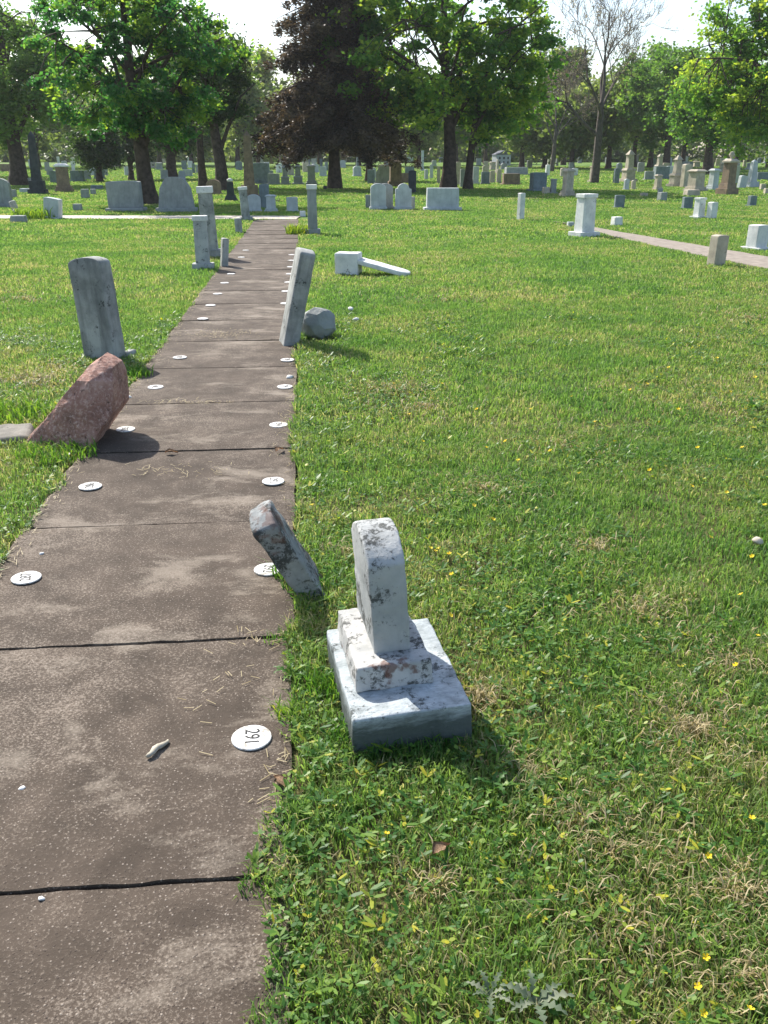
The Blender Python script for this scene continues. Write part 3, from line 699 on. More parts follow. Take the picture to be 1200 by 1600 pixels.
S = [
 # left of and along the path, middle distance
 ('pillar', 318, 420, 21, 84, 'marble', 'pale square pillar on a wide plate, nearest of the stones left of the path', 6, .8, 0, 0, None, 'white'),
 ('pillar', 331, 402, 22, 111, 'marble_grey', 'tall grey pillar with white cap, behind the pillar on a wide plate', 6, .8, 0, -2, None, 'white'),
 ('lone', 350, 417, 10, 46, 'marble_grey', 'thin low slab leaning right beside the left path edge', 20, 1.6, 0, 6),
 ('lone', 374, 364, 11, 24, 'marble_grey', 'small stub of stone left of the path near its far end', 8, .9, 0, -3, None, 'white'),
 ('pillar', 385, 344, 13, 53, 'marble_grey', 'slim grey pillar with crooked white cap at the cross path', 10, .9, 0, -4, None, 'white'),
 ('pillar', 489, 366, 15, 78, 'granite', 'slim grey pillar with white cap on a block, right of the path end', 4, .9, 0, 0, None, 'white'),
 ('low', 473, 338, 9, 9, 'white', 'small white stone lump in the yellow weeds left of the slim capped pillar', 10, .9),
 ('flat', 198, 330, 52, 48, 'granite', 'wide flat topped grey family stone left of the big maple trunk', 2, .3, 0, -1),
 ('peaked', 277, 331, 54, 55, 'granite', 'wide grey family stone with peaked head right of the big maple trunk', 2, .3),
 ('tablet', 4, 324, 32, 46, 'granite', 'large rounded grey headstone cut by the left photo edge', 2, .3),
 ('lone', 30, 340, 10, 28, 'marble_grey', 'thin pale slab tilted left on a rock by the cross path', 25, .8, 0, -16),
 ('low', 30, 347, 22, 11, 'granite', 'dark rough rock at the foot of the thin tilted slab', 5, .9),
 ('flat', 83, 342, 26, 34, 'granite_pale', 'tilted pale slab with slanting head at the cross path', -14, .45, 0, 8),
 ('low', 122, 329, 13, 11, 'granite', 'small dark lump in the grass between tilted slab and family stone', 5, .9),
 ('low', 134, 310, 12, 15, 'granite', 'small dark round stone behind the lump left of family stone', 5, .9),
 ('low', 146, 304, 9, 9, 'granite', 'smaller of two dark stones behind the lump left of family stone', 15, .9),
 ('low', 22, 309, 9, 13, 'granite', 'short mossy marker stone between left rounded headstone and dark obelisk', 5, .9),
 ('low', 43, 301, 22, 7, 'granite_pale', 'long low pale block in front of the dark obelisk', 0, .5),
 ('obelisk', 60, 303, 14, 98, 'dark', 'tall nearly black obelisk between two left trunks', 8, .9, 0, 1),
 ('pedestal', 101, 300, 17, 45, 'brown', 'brown square pedestal with pointed white finial right of the dark obelisk', 8, .9, 0, 0, None, 'white'),
 ('family', 122, 284, 20, 18, 'slate', 'blue grey block headstone right of the brown pedestal', 0, .4),
 ('tablet', 85, 286, 11, 20, 'slate', 'narrow dark green headstone left of the brown pedestal', 0, .4),
 ('family', 42, 290, 16, 12, 'granite', 'low grey headstone behind the left edge trunk', 0, .4),
 ('family', 15, 268, 24, 12, 'brown', 'wide reddish block monument at far left behind the trunk', 0, .4),
 ('low', 152, 296, 18, 7, 'slate', 'flat dark green slab stone below the small round dark tree', 0, .6),
 ('obelisk', 391, 312, 17, 108, 'brown', 'tall brownish tan obelisk beyond the end of the path', 8, .9),
 ('knob', 361, 314, 12, 36, 'dark', 'dark slim pedestal topped by a pale ball left of the tan obelisk', 5, .9, 0, 0, None, 'white'),
 ('tablet', 335, 304, 22, 24, 'brown', 'rounded brown headstone behind the tall grey pillar', 0, .3),
 ('tablet', 397, 331, 22, 28, 'granite_pale', 'broad rounded pale headstone at the foot of the tan obelisk', 6, .3, 0, 0),
 ('lone', 414, 325, 15, 38, 'slate', 'tall blue grey slab right of the tan obelisk', -8, .35),
 ('pedestal', 424, 331, 14, 28, 'granite_pale', 'short pale fluted pedestal beyond the path end, left of its twin', 0, .7),
 ('flat', 457, 331, 17, 24, 'granite_pale', 'short pale flat topped headstone straight beyond the path', 0, .4),
 ('flat', 409, 288, 24, 34, 'slate', 'large green grey block monument behind the tan obelisk', 0, .5),
 ('family', 428, 289, 18, 18, 'granite', 'squat grey block right of the green grey monument', 0, .5),
 ('spire', 446, 289, 10, 32, 'granite', 'small pointed grey monument straight beyond the path, left of pair', 5),
 ('spire', 466, 289, 11, 34, 'granite', 'small pointed grey monument straight beyond the path, right of pair', 5),
 ('pedestal', 487, 289, 12, 32, 'granite', 'grey square pedestal directly behind the slim capped pillar', 5),
 ('low', 508, 296, 6, 6, 'dark', 'tiny dark stone on the grass left of the evergreen trunk', 5, .9),
 ('tablet', 591, 328, 24, 42, 'granite_pale', 'rounded pale headstone, front left of the pair beyond the open lawn', 4, .3, 0, 0),
 ('tablet', 602, 327, 24, 41, 'granite', 'rounded grey headstone half hidden behind the left rounded pale one', 4, .3),
 ('low', 575, 326, 8, 22, 'slate', 'short dark marker left of the paired rounded headstones', 0, .6),
 ('shoulder', 630, 328, 25, 42, 'granite_pale', 'rounded pale headstone with shoulders beside the wide pale block', 4, .3),
 ('low', 644, 327, 9, 20, 'granite', 'short grey marker tucked right of the shouldered headstone', 0, .6),
 ('family', 691, 329, 50, 36, 'granite_pale', 'wide pale rough block headstone in front of the maple trunks', 3, .35),
 ('peaked', 600, 290, 28, 32, 'granite', 'broad grey peaked monument behind the paired rounded headstones', 0, .4),
 ('pedestal', 618, 292, 18, 42, 'brown', 'dark brown pedestal with pale finial behind the rounded headstones', 5, .8),
 ('lone', 644, 302, 12, 36, 'dark', 'dark curved slab behind the shouldered headstone', 0, .4),
 ('low', 580, 287, 12, 22, 'slate', 'dark green block at the foot of the second evergreen trunk', 0, .8),
 ('family', 632, 286, 20, 16, 'brown', 'low reddish brown block right of the brown pedestal', 0, .6),
 ('pillar', 660, 267, 4, 32, 'granite_pale', 'thin pale column far behind between evergreen and maple', 0),
 ('post', 674, 279, 5, 22, 'granite_pale', 'thin pale marker left of the thick maple trunk', 0),
 ('post', 685, 287, 5, 27, 'tan', 'thin tan marker touching the left side of maple trunk', 0),
 ('post', 715, 289, 7, 36, 'tan', 'slender pale pillar between the two maple trunks', 5),
 ('post', 722, 293, 7, 29, 'granite', 'short grey pillar at the foot of the slimmer maple trunk', 5),
 ('flat', 743, 288, 9, 28, 'granite_pale', 'pale narrow headstone just right of the slimmer maple trunk', 5),
 ('flat', 758, 288, 13, 20, 'slate', 'blue grey headstone second right of the slimmer maple trunk', 5),
 ('tablet', 758, 282, 10, 24, 'tan', 'cream rounded headstone behind the blue grey one', 5),
 ('tablet', 769, 286, 8, 20, 'tan', 'cream headstone left of the dark brown block', 5),
 ('post', 779, 286, 7, 22, 'tan', 'cream marker touching the dark brown block', 5),
 ('family', 798, 289, 26, 18, 'brown', 'dark brown oblong block monument in front of the white house', 5, .5),
 ('family', 806, 273, 34, 12, 'granite', 'long grey monument behind the dark brown block', 5, .5),
 ('post', 813, 344, 9, 43, 'white', 'slender bright white post where the right path begins', 28, .9),
 ('flat', 840, 299, 22, 30, 'slate', 'square green grey headstone right of the dark brown block', 12, .8),
 ('low', 853, 303, 11, 11, 'tan', 'small round tan stone right of the green grey headstone', 5, .9),
 ('pillar', 864, 303, 8, 24, 'granite', 'short thin grey pillar left of the cream pedestal', 10),
 ('pedestal', 886, 307, 13, 44, 'tan', 'cream square pedestal with flat cap behind the white pillar', 24, .9),
 ('pillar', 912, 369, 24, 67, 'white', 'tall bright white pillar on a plate beside the right path', 26, .85),
 ('low', 891, 354, 10, 8, 'granite_pale', 'small pale stone left behind the tall bright white pillar', 5, .9),
 ('low', 963, 353, 15, 15, 'white', 'small squat white marker right of the right path', 20, .8),
 ('flat', 967, 325, 15, 21, 'slate', 'small blue slate headstone in shade beyond the squat white marker', 5, .4),
 ('spire', 981, 284, 13, 50, 'tan', 'tall pale spire monument right of the bare tree', 20),
 ('pillar', 926, 285, 9, 26, 'tan', 'cream pillar at the foot of the bare tree', 20),
 ('post', 962, 287, 8, 24, 'slate', 'dark grey marker between bare tree and tall spire', 10),
 ('tablet', 978, 297, 8, 18, 'granite_pale', 'small pale rounded stone below the tall spire, left one', 20, .5),
 ('tablet', 989, 296, 7, 15, 'tan', 'small cream rounded stone below the tall spire, right one', 20, .5),
 ('pedestal', 1027, 297, 9, 25, 'tan', 'small cream pillar in front of the green grey monument', 20),
 ('low', 1031, 303, 7, 9, 'granite', 'tiny grey block at the foot of small cream pillar', 5),
 ('low', 1006, 307, 11, 6, 'tan', 'flat pale marker lying left of the small dark cube stone', 5),
 ('low', 1034, 314, 12, 14, 'granite', 'small dark cube stone in front of the pedestals', 20, .9),
 ('family', 1032, 280, 22, 20, 'slate', 'green grey block monument behind the small cream pillar', 5, .6),
 ('spire', 1029, 270, 9, 30, 'tan', 'pale spire rising behind the green grey block monument', 20),
 ('spire', 1055, 292, 13, 50, 'tan', 'pale spire on pedestal left of the tall rounded cream stone', 20),
 ('lone', 1070, 293, 13, 37, 'tan', 'tall rounded cream stone between spire and big cream block', 20, .7),
 ('pedestal', 1086, 299, 18, 35, 'tan', 'big cream block monument with rounded cap', 24, 1.0),
 ('low', 1080, 306, 22, 10, 'tan', 'low tan rubble block at the foot of the big cream block', 10, .7),
 ('flat', 1073, 326, 15, 19, 'slate', 'small blue headstone left of the white capped pillar pair', 10, .5),
 ('pillar', 1091, 341, 13, 33, 'white', 'white capped pillar on a plate, taller of the pair right of the path', 26, .9),
 ('post', 1111, 342, 12, 27, 'white', 'short white post with rounded head beside the taller capped pillar', 26, .9),
 ('pedestal', 1113, 297, 11, 34, 'granite_pale', 'pale capped pedestal left of the brown urn monument', 24, 1.0),
 ('urn', 1135, 304, 15, 68, 'brown', 'large brown pedestal monument topped by a pale draped urn', 24, 1.0, 0, 0, None, 'tan'),
 ('post', 1148, 287, 8, 28, 'granite_pale', 'pale pillar just right of the brown urn monument', 20),
 ('lone', 1158, 294, 13, 20, 'granite_pale', 'short pale leaning stone right of the brown urn monument', 20, .5, 0, 6),
 ('obelisk', 1173, 293, 12, 44, 'granite_pale', 'pale obelisk near the right photo edge', 20),
 ('family', 1194, 281, 26, 12, 'slate', 'long low blue grey monument at the right photo edge', 0, .4),
 ('flat', 1174, 322, 12, 17, 'slate', 'small blue grey headstone alone right of the white posts', 18, .6),
 ('low', 1191, 297, 8, 10, 'tan', 'small tan stone at the right edge, rear one', 0, .9),
 ('low', 1198, 303, 9, 9, 'tan', 'small tan stone at the right edge, front one', 0, .9),
 ('post', 1118, 415, 22, 49, 'tan', 'square tan stone post nearest on the right lawn', 24, .8, 0, 1.5),
 ('flat', 1181, 390, 25, 40, 'white', 'white headstone on a plate beyond the right path at the edge', 26, .8),
]
for s in S: stone(*s[:7], **dict(zip(('rz', 'dr', 'rx', 'ry', 'group', 'cap'), s[7:])))

# crowded far rows: individual stones too alike and too small to tell apart
far_rng = random.Random(31)
LBL = [(-60, 210, 'in the crowded far rows left of the big maple trunk'), (232, 515, 'in the crowded far rows between maple and evergreen trunks'),
       (535, 690, 'in the crowded far rows between evergreen and central maple trunks'), (745, 915, 'in the crowded far rows between central maple and bare tree'), (945, 1260, 'in the crowded far rows right of the bare tree')]
used = [(s[1], s[2], s[3]) for s in S]
TONE = {'granite_pale': 'small pale grey', 'white': 'small white', 'granite': 'small mid grey', 'tan': 'small cream', 'slate': 'small blue grey', 'brown': 'small brown'}
n_far = 0
for x0, x1, where in LBL:
    for k in range(int((x1 - x0) * 0.21)):
        x = far_rng.uniform(x0, x1); y = far_rng.choice([254, 256, 259, 262, 266, 270, 275, 280]) + far_rng.uniform(-1.2, 1.2)
        if any(abs(x - ux_) < w_ * .5 + 5 and abs(y - uy) < 7 for ux_, uy, w_ in used): continue
        used.append((x, y, 4))
        sz = 6.5 + (y - 252) * 0.22
        kind = far_rng.choice(['tablet', 'flat', 'family', 'post', 'tablet', 'pedestal', 'lone', 'obelisk' if far_rng.random() < .35 else 'flat', 'spire' if far_rng.random() < .4 else 'tablet'])
        mt = far_rng.choice(['granite_pale', 'granite', 'white', 'granite_pale', 'tan', 'slate', 'granite', 'brown' if far_rng.random() < .5 else 'granite'])
        wpx = sz * far_rng.uniform(.7, 1.1) * (1.5 if kind == 'family' else .55 if kind in ('obelisk', 'spire', 'post') else 1)
        hpx = sz * far_rng.uniform(1.0, 1.6) * (1.9 if kind in ('obelisk', 'spire') else .9 if kind == 'family' else 1)
        noun = {'obelisk': 'obelisk', 'spire': 'spire monument', 'pedestal': 'pedestal monument', 'post': 'marker post'}.get(kind, 'headstone')
        stone(kind, x, y, wpx, hpx, mt, f'{TONE[mt]} {noun} {where}', rz=far_rng.uniform(-5, 30), group='gravestones in the crowded far rows')
        n_far += 1
print('far stones', n_far)

# ------------------------------------------------------------------ number discs along the path
font_cache = {}
def text_mesh(s, size):
    c = bpy.data.curves.new('t', 'FONT'); c.body = s; c.size = size; c.extrude = 0.0006; c.align_x = 'CENTER'; c.align_y = 'CENTER'
    o = bpy.data.objects.new('t', c); SC.collection.objects.link(o)
    dg = bpy.context.evaluated_depsgraph_get(); me = bpy.data.meshes.new_from_object(o.evaluated_get(dg))
    bpy.data.objects.remove(o); return me
def disc(x, y, num, label, rad=0.055, side='r', tilt=(0, 0)):
    P = G(x, y, 0.018)
    t = empty('number_marker', P + Vector((0, 0, -0.001)), R(5 + tilt[0]), 0, 0)
    tag(t, label, 'marker', 'numbered white discs along the path edges')
    bobj('disc', lathe([(rad, 0), (rad, .004), (rad * .96, .0052)], 32), M['disc'], t)
    if num:
        me = text_mesh(num, 0.052); me.name = 'number'; me.materials.clear(); me.materials.append(M['ink'])
        o = link(bpy.data.objects.new('number', me), t)
        o.location = (0, 0, .0056); o.rotation_euler = (0, 0, -PI / 2 if side == 'r' else PI / 2); o.scale = (0.88, 1.12, 1)
disc(393, 1153, '291', 'white disc numbered 291 on the right path edge, nearest to the viewer', tilt=(2, 0))
disc(419, 890, '292', 'white disc on the path under the tip of the leaning lichened slab', tilt=(-4, 0))
disc(427, 752, '293', 'white disc on the right path edge just above the leaning lichened slab')
disc(435, 664, '294', 'white disc on the right path edge level with the pink boulder')
disc(445, 604.5, '295', 'white disc on the right path edge beside a white pebble')
disc(449, 562.5, '296', 'white disc on the right path edge just before the leaning grey slab')
disc(41, 903, '287', 'white disc at left path edge, nearest one on that side', side='l', tilt=(12, 0))
disc(141, 760, '286', 'white disc at left path edge below the pink boulder shadow', side='l', tilt=(6, 0))
disc(196, 671, '285', 'white disc at left path edge inside the pink boulder shadow', side='l', tilt=(6, 0))
disc(243, 605, '284', 'white disc at left path edge, first beyond the pink boulder', side='l')
disc(281, 558.5, '283', 'white disc at left path edge, second beyond the pink boulder', side='l')
for x, y in [(446, 474), (447, 455), (451, 441), (453, 428), (454, 417), (455, 407), (456, 398)]:
    disc(x, y, '', 'small far white disc on the right path edge beyond the leaning grey slab')
for x, y in [(317, 498), (329, 477), (340, 459), (351, 442), (361, 428), (377, 402), (384, 391)]:
    disc(x, y, '', 'small far white disc on the left path edge beyond the upright slab')

# ------------------------------------------------------------------ small things on the ground
def lump(name, x, y, size, mat, label, cat, flat=.6, seed=0, z=.012, group=None):
    P = G(x, y, z); rr = random.Random(seed); bm = bmesh.new()
    bmesh.ops.create_icosphere(bm, subdivisions=2, radius=size)
    for v in bm.verts:
        v.co *= 1 + mnoise.noise(v.co / size * 1.3 + Vector((seed, 0, 0))) * .45
        v.co.z *= flat; v.co.x *= 1.25
    o = bobj(name, bm, M[mat], None, True); o.location = P + Vector((0, 0, size * flat * .6)); o.rotation_euler = (0, 0, rr.random() * 3)
    return tag(o, label, cat, group)
lump('pebble', 65, 866, .008, 'white', 'single white pebble on the path above the nearest left disc', 'pebble', seed=1)
lump('pebble', 65, 1405, .006, 'white', 'white pebble lying on the nearest path joint', 'pebble', seed=2)
lump('pebble', 200, 622, .02, 'disc', 'white pebble at the left path edge behind the pink boulder', 'pebble', seed=3)
lump('pebble', 453, 591, .025, 'disc', 'pale pebble at the right path edge between two discs', 'pebble', seed=4)
lump('pebble', 548, 484, .03, 'white', 'white stone chip on the lawn right of the round boulder, upper one', 'pebble', seed=5, z=.03)
lump('pebble', 556, 500, .025, 'white', 'white stone chip on the lawn right of the round boulder, lower one', 'pebble', seed=6, z=.03)
lump('pebble', 34, 1233, .007, 'white', 'tiny pale pebble on the dark slab at the left photo edge', 'pebble', seed=8)
lump('pebble', 1183, 847, .022, 'tan', 'pale dry clod on the lawn at the right photo edge', 'clod', seed=9, z=.03)
# driftwood stick
P0, P1 = G(230, 1184, .02), G(263, 1157, .02)
bm = bmesh.new(); ring0 = None; n = 10
for i in range(13):
    f = i / 12; c = P0.lerp(P1, f) + Vector((mnoise.noise(Vector((f * 3, 1, 0))) * .006, 0, .004 + .003 * math.sin(f * 5)))
    r_ = .0075 * (.35 + .9 * math.sin(PI * min(1, f * .8 + .15))) * (1 + .25 * mnoise.noise(Vector((f * 9, 4, 0))))
    d = (P1 - P0).normalized(); s_ = Vector((-d.y, d.x, 0))
    ring = [bm.verts.new(c + s_ * math.cos(2 * PI * k / n) * r_ + Vector((0, 0, math.sin(2 * PI * k / n) * r_ * .8))) for k in range(n)]
    if ring0:
        for k in range(n): bm.faces.new((ring0[k], ring0[(k + 1) % n], ring[(k + 1) % n], ring[k]))
    else: bm.faces.new(ring)
    ring0 = ring
bm.faces.new(ring0[::-1])
tag(bobj('stick', bm, M['driftwood'], None, True), 'short pale piece of wood on the path left of disc 291', 'stick')
# dry leaves, curled
def dry_leaf(x, y, size, rz, label, zz=.018):
    P = G(x, y, zz); bm = bmesh.new(); n = 8; top = []
    prof = [.1, .55, .9, 1, .8, .5, .3, .12, .03]
    for i in range(n + 1):
        f = i / n; row = []
        for j in (-1, -.5, 0, .5, 1):
            lob = 1 + .25 * math.sin(i * 2.6 + j)
            row.append(bm.verts.new(((f - .5) * size * 2, j * prof[i] * size * .6 * lob, size * (.25 * abs(j) ** 1.5 + .25 * math.sin(f * 4)) + .003)))
        top.append(row)
    for i in range(n):
        for j in range(4): bm.faces.new((top[i][j], top[i + 1][j], top[i + 1][j + 1], top[i][j + 1]))
    bmesh.ops.solidify(bm, geom=list(bm.faces), thickness=.001)
    o = bobj('dry_leaf', bm, M['dryleaf'], None, True); o.location = P; o.rotation_euler = (0, 0, rz)
    tag(o, label, 'leaf')
dry_leaf(268, 708, .035, .2, 'curled brown leaf on a path joint right of the boulder shadow')
dry_leaf(437, 704, .038, 1.1, 'curled brown leaf on the path between two right edge discs')
dry_leaf(437, 1222, .03, 2.2, 'crumpled reddish leaf at the right path edge below disc 291')
dry_leaf(690, 1328, .028, .7, 'dark reddish dead leaf in the grass below the nearest monument', .035)
dry_leaf(196, 610, .03, .9, 'dry leaf at the path edge behind the pink boulder')

# yellow buttercups
def flower_mesh():
    bm = bmesh.new(); c = bm.verts.new((0, 0, 0)); n = 5
    for k in range(n):
        a = 2 * PI * k / n; pts = []
        for da, r_, z in ((-.5, .5, .35), (-.42, .95, .7), (0, 1.1, .75), (.42, .95, .7), (.5, .5, .35)):
            pts.append(bm.verts.new((math.cos(a + da) * r_, math.sin(a + da) * r_, z)))
        bm.faces.new([c] + pts)
    me = bpy.data.meshes.new('petals'); bm.to_mesh(me); bm.free(); me.materials.append(M['yellow']); return me
def stem_mesh():
    bm = bmesh.new(); bmesh.ops.create_cone(bm, segments=5, radius1=1, radius2=.8, depth=1, cap_ends=True)
    for v in bm.verts: v.co.z -= .5
    me = bpy.data.meshes.new('stem'); bm.to_mesh(me); bm.free(); me.materials.append(M['stem']); return me
FM, SM = flower_mesh(), stem_mesh()
FL = [(1103, 1496, 'yellow buttercup, uppermost of the four near the lower right corner'), (1091, 1542, 'yellow buttercup, second from top of the four near the lower right corner'),
      (1098, 1583, 'yellow buttercup at the bottom edge, left of the corner pair'), (1172, 1578, 'yellow buttercup closest to the lower right corner'),
      (1175, 1279, 'yellow buttercup near the right edge above the corner flowers'), (1107, 1338, 'orange yellow buttercup left below the lone right edge flower'),
      (604, 1304, 'yellow buttercup in grass below the left corner of the nearest monument'), (1184, 994, 'yellow flower at the right photo edge')]
GR = [(686, 858), (702, 866), (680, 862), (706, 898), (703, 962), (672, 857), (640, 648), (615, 600), (893, 620), (1010, 600), (1060, 640), (1140, 612), (1165, 640), (1180, 655), (930, 660), (760, 700), (790, 690), (810, 720), (860, 705), (905, 740), (960, 690), (1015, 735), (1090, 700), (1160, 700), (1158, 930), (1150, 1040), (1195, 790), (1110, 840), (740, 790), (770, 812), (668, 560), (612, 655), (690, 600), (1120, 560), (1095, 520), (1180, 590), (1080, 760), (830, 640), (1030, 660), (1135, 770), (570, 840), (488, 790), (470, 620), (745, 640), (985, 610), (1045, 575), (660, 690), (1175, 870)]
for i, f in enumerate(FL + [(a, b, None) for a, b in GR]):
    x, y, lab = f; hh = .045 + .015 * random.random(); P = G(x, y, hh); t = empty('buttercup', (P.x, P.y, 0), random.random() * 6)
    tag(t, lab or 'tiny yellow flower dotted in the lawn right of the path', 'flower', 'yellow flowers in the lawn')
    o = link(bpy.data.objects.new('petals', FM), t); o.location = (0, 0, hh); s_ = .0072 if lab else .0062 + .0010 * P.y; o.scale = (s_, s_, s_); o.rotation_euler = (random.uniform(-.5, .5), random.uniform(-.5, .5), 0)
    o = link(bpy.data.objects.new('stem', SM), t); o.location = (0, 0, hh); o.scale = (.0012, .0012, hh)

# grey thistle rosettes near the lower edge
def rosette(x, y, R_, n, label, seed, nm='thistle_plant', mat='thistle', cat='plant'):
    rg = np.random.default_rng(seed); P = G(x, y, .01); V, Fq, A = [], [], []
    for k in range(n):
        th = 2 * PI * k / n + rg.uniform(-.3, .3); L = R_ * rg.uniform(.6, 1.1); up = rg.uniform(.25, .6)
        base = len(V); m = 11
        for i in range(m):
            f = i / (m - 1); d = f * L; z = up * L * math.sin(f * 2.2) + .012
            wd = (.13 * L) * math.sin(PI * min(1, f * .9 + .08)) * (1.35 if i % 2 else .3)
            for s_ in (-1, 0, 1):
                V.append((P.x + math.cos(th) * d - math.sin(th) * wd * s_, P.y + math.sin(th) * d + math.cos(th) * wd * s_, P.z + z + abs(s_) * wd * .35)); A.append(rg.random() * .5 + .5 * (k % 3 == 0))
        for i in range(m - 1):
            for j in range(2):
                q = base + i * 3 + j; Fq.append((q, q + 1, q + 4, q + 3))
    return tag(npmesh(nm, np.array(V), np.array(Fq), M[mat], attr=A, smooth_=True), label, cat)
rosette(835, 1575, .07, 9, 'grey green thistle rosette at the bottom edge of the lawn, larger one', 1)
rosette(765, 1562, .05, 7, 'grey green thistle rosette at the bottom edge, smaller left one', 2)
rosette(1175, 640, .10, 8, 'broad leaved weed in the lawn at the right edge', 5, 'weed_plant', 'clover')
rosette(500, 1190, .07, 9, 'leafy weed between path and the near monument base', 6, 'weed_plant', 'clover')
rosette(455, 1060, .06, 9, 'yellow green weed at the path edge left of the near monument', 7, 'weed_plant', 'clover')
rosette(770, 1240, .06, 9, 'leafy weed in the shadow right of the near monument base', 8, 'weed_plant', 'clover')

# ------------------------------------------------------------------ tufts: taller grass round stones
def tuft(x, y, R_, n, hmin, hmax, wd, label, mat='grass', rnd=(0, .9)):
    c = G(x, y); a = RNG.uniform(0, 2 * PI, n); r_ = np.sqrt(RNG.random(n)) * R_
    X = c.x + np.cos(a) * r_; Y = c.y + np.sin(a) * r_ * .8
    V, T, at = blades(X, Y, np.full(n, c.z), RNG.uniform(hmin, hmax, n), np.full(n, wd), RNG.uniform(.2, .9, n), RNG.uniform(rnd[0], rnd[1], n))
    tag(npmesh('grass_tuft', V, T, M[mat], attr=at), label, 'grass tuft')
tuft(452, 905, .07, 140, .05, .13, .0025, 'tuft of grass growing over the disc at the leaning lichened slab', 'clover', (.3, .8))
tuft(480, 925, .09, 160, .04, .10, .0025, 'tuft at the foot of the leaning lichened slab', 'clover', (.1, .7))
tuft(90, 715, .22, 380, .04, .11, .004, 'bright grass tuft in front of the pink boulder', 'clover', (.4, .85))
tuft(20, 652, .25, 300, .06, .16, .005, 'tall bright grass clump behind the pink boulder', 'clover', (.5, .9))
tuft(205, 590, .16, 200, .05, .11, .005, 'grass tuft between pink boulder and path edge', 'clover', (.2, .8))
tuft(55, 342, .6, 320, .15, .42, .018, 'bright yellow green clump beside the tilted slab at the cross path', 'clover', (.75, .95))
tuft(468, 366, .3, 260, .1, .3, .012, 'yellow green weeds at the path end by the slim capped pillar', 'clover', (.8, 1))

# ------------------------------------------------------------------ trees
class Tubes:
    def __init__(s): s.V, s.F = [], []
    def add(s, pts, rad, n=6):
        base = len(s.V); m = len(pts)
        for i, p in enumerate(pts):
            d = (pts[min(i + 1, m - 1)] - pts[max(i - 1, 0)]).normalized()
            u = d.cross(Vector((0.31, 0.95, 0.05))).normalized(); v = d.cross(u)
            for k in range(n):
                a = 2 * PI * k / n; s.V.append(p + (u * math.cos(a) + v * math.sin(a)) * rad[i])
        for i in range(m - 1):
            for k in range(n):
                k2 = (k + 1) % n; s.F.append((base + i * n + k, base + i * n + k2, base + (i + 1) * n + k2, base + (i + 1) * n + k))
    def build(s, name, mat, parent): return npmesh(name, np.array([tuple(v) for v in s.V]), np.array(s.F), mat, parent, smooth_=True)
def leaf_cloud(C, Rr, n, size, flat=.65, rng=RNG, hang=0.0, elong=1.0):
    """n leaves in each of the clumps C (k,3) radius Rr (k,)"""
    k = len(C); m = k * n
    d = rng.normal(size=(m, 3)); d /= np.linalg.norm(d, axis=1)[:, None]
    r_ = np.minimum(np.abs(rng.normal(size=m)) * .52 + .08, 1.7)
    P = np.repeat(C, n, 0) + d * (r_ * np.repeat(Rr, n))[:, None] * np.array([1, 1, flat])
    P[:, 2] -= hang * rng.random(m)
    a = rng.normal(size=(m, 3)); a[:, 2] *= .6; a /= np.linalg.norm(a, axis=1)[:, None]
    b = rng.normal(size=(m, 3)); b -= a * (a * b).sum(1)[:, None]; b /= np.linalg.norm(b, axis=1)[:, None]
    s = (size * rng.uniform(.6, 1.3, m))[:, None]
    V = np.stack([P - a * s * elong, P - b * s * .62, P + a * s * elong, P + b * s * .62], 1)
    cl = np.repeat(rng.random(k), n)  # one tone per clump, dark ones imitate shaded foliage by colour
    return V.reshape(-1, 3), np.arange(m * 4).reshape(m, 4), np.repeat(np.clip(cl * .72 + rng.random(m) * .35, 0, 1), 4)
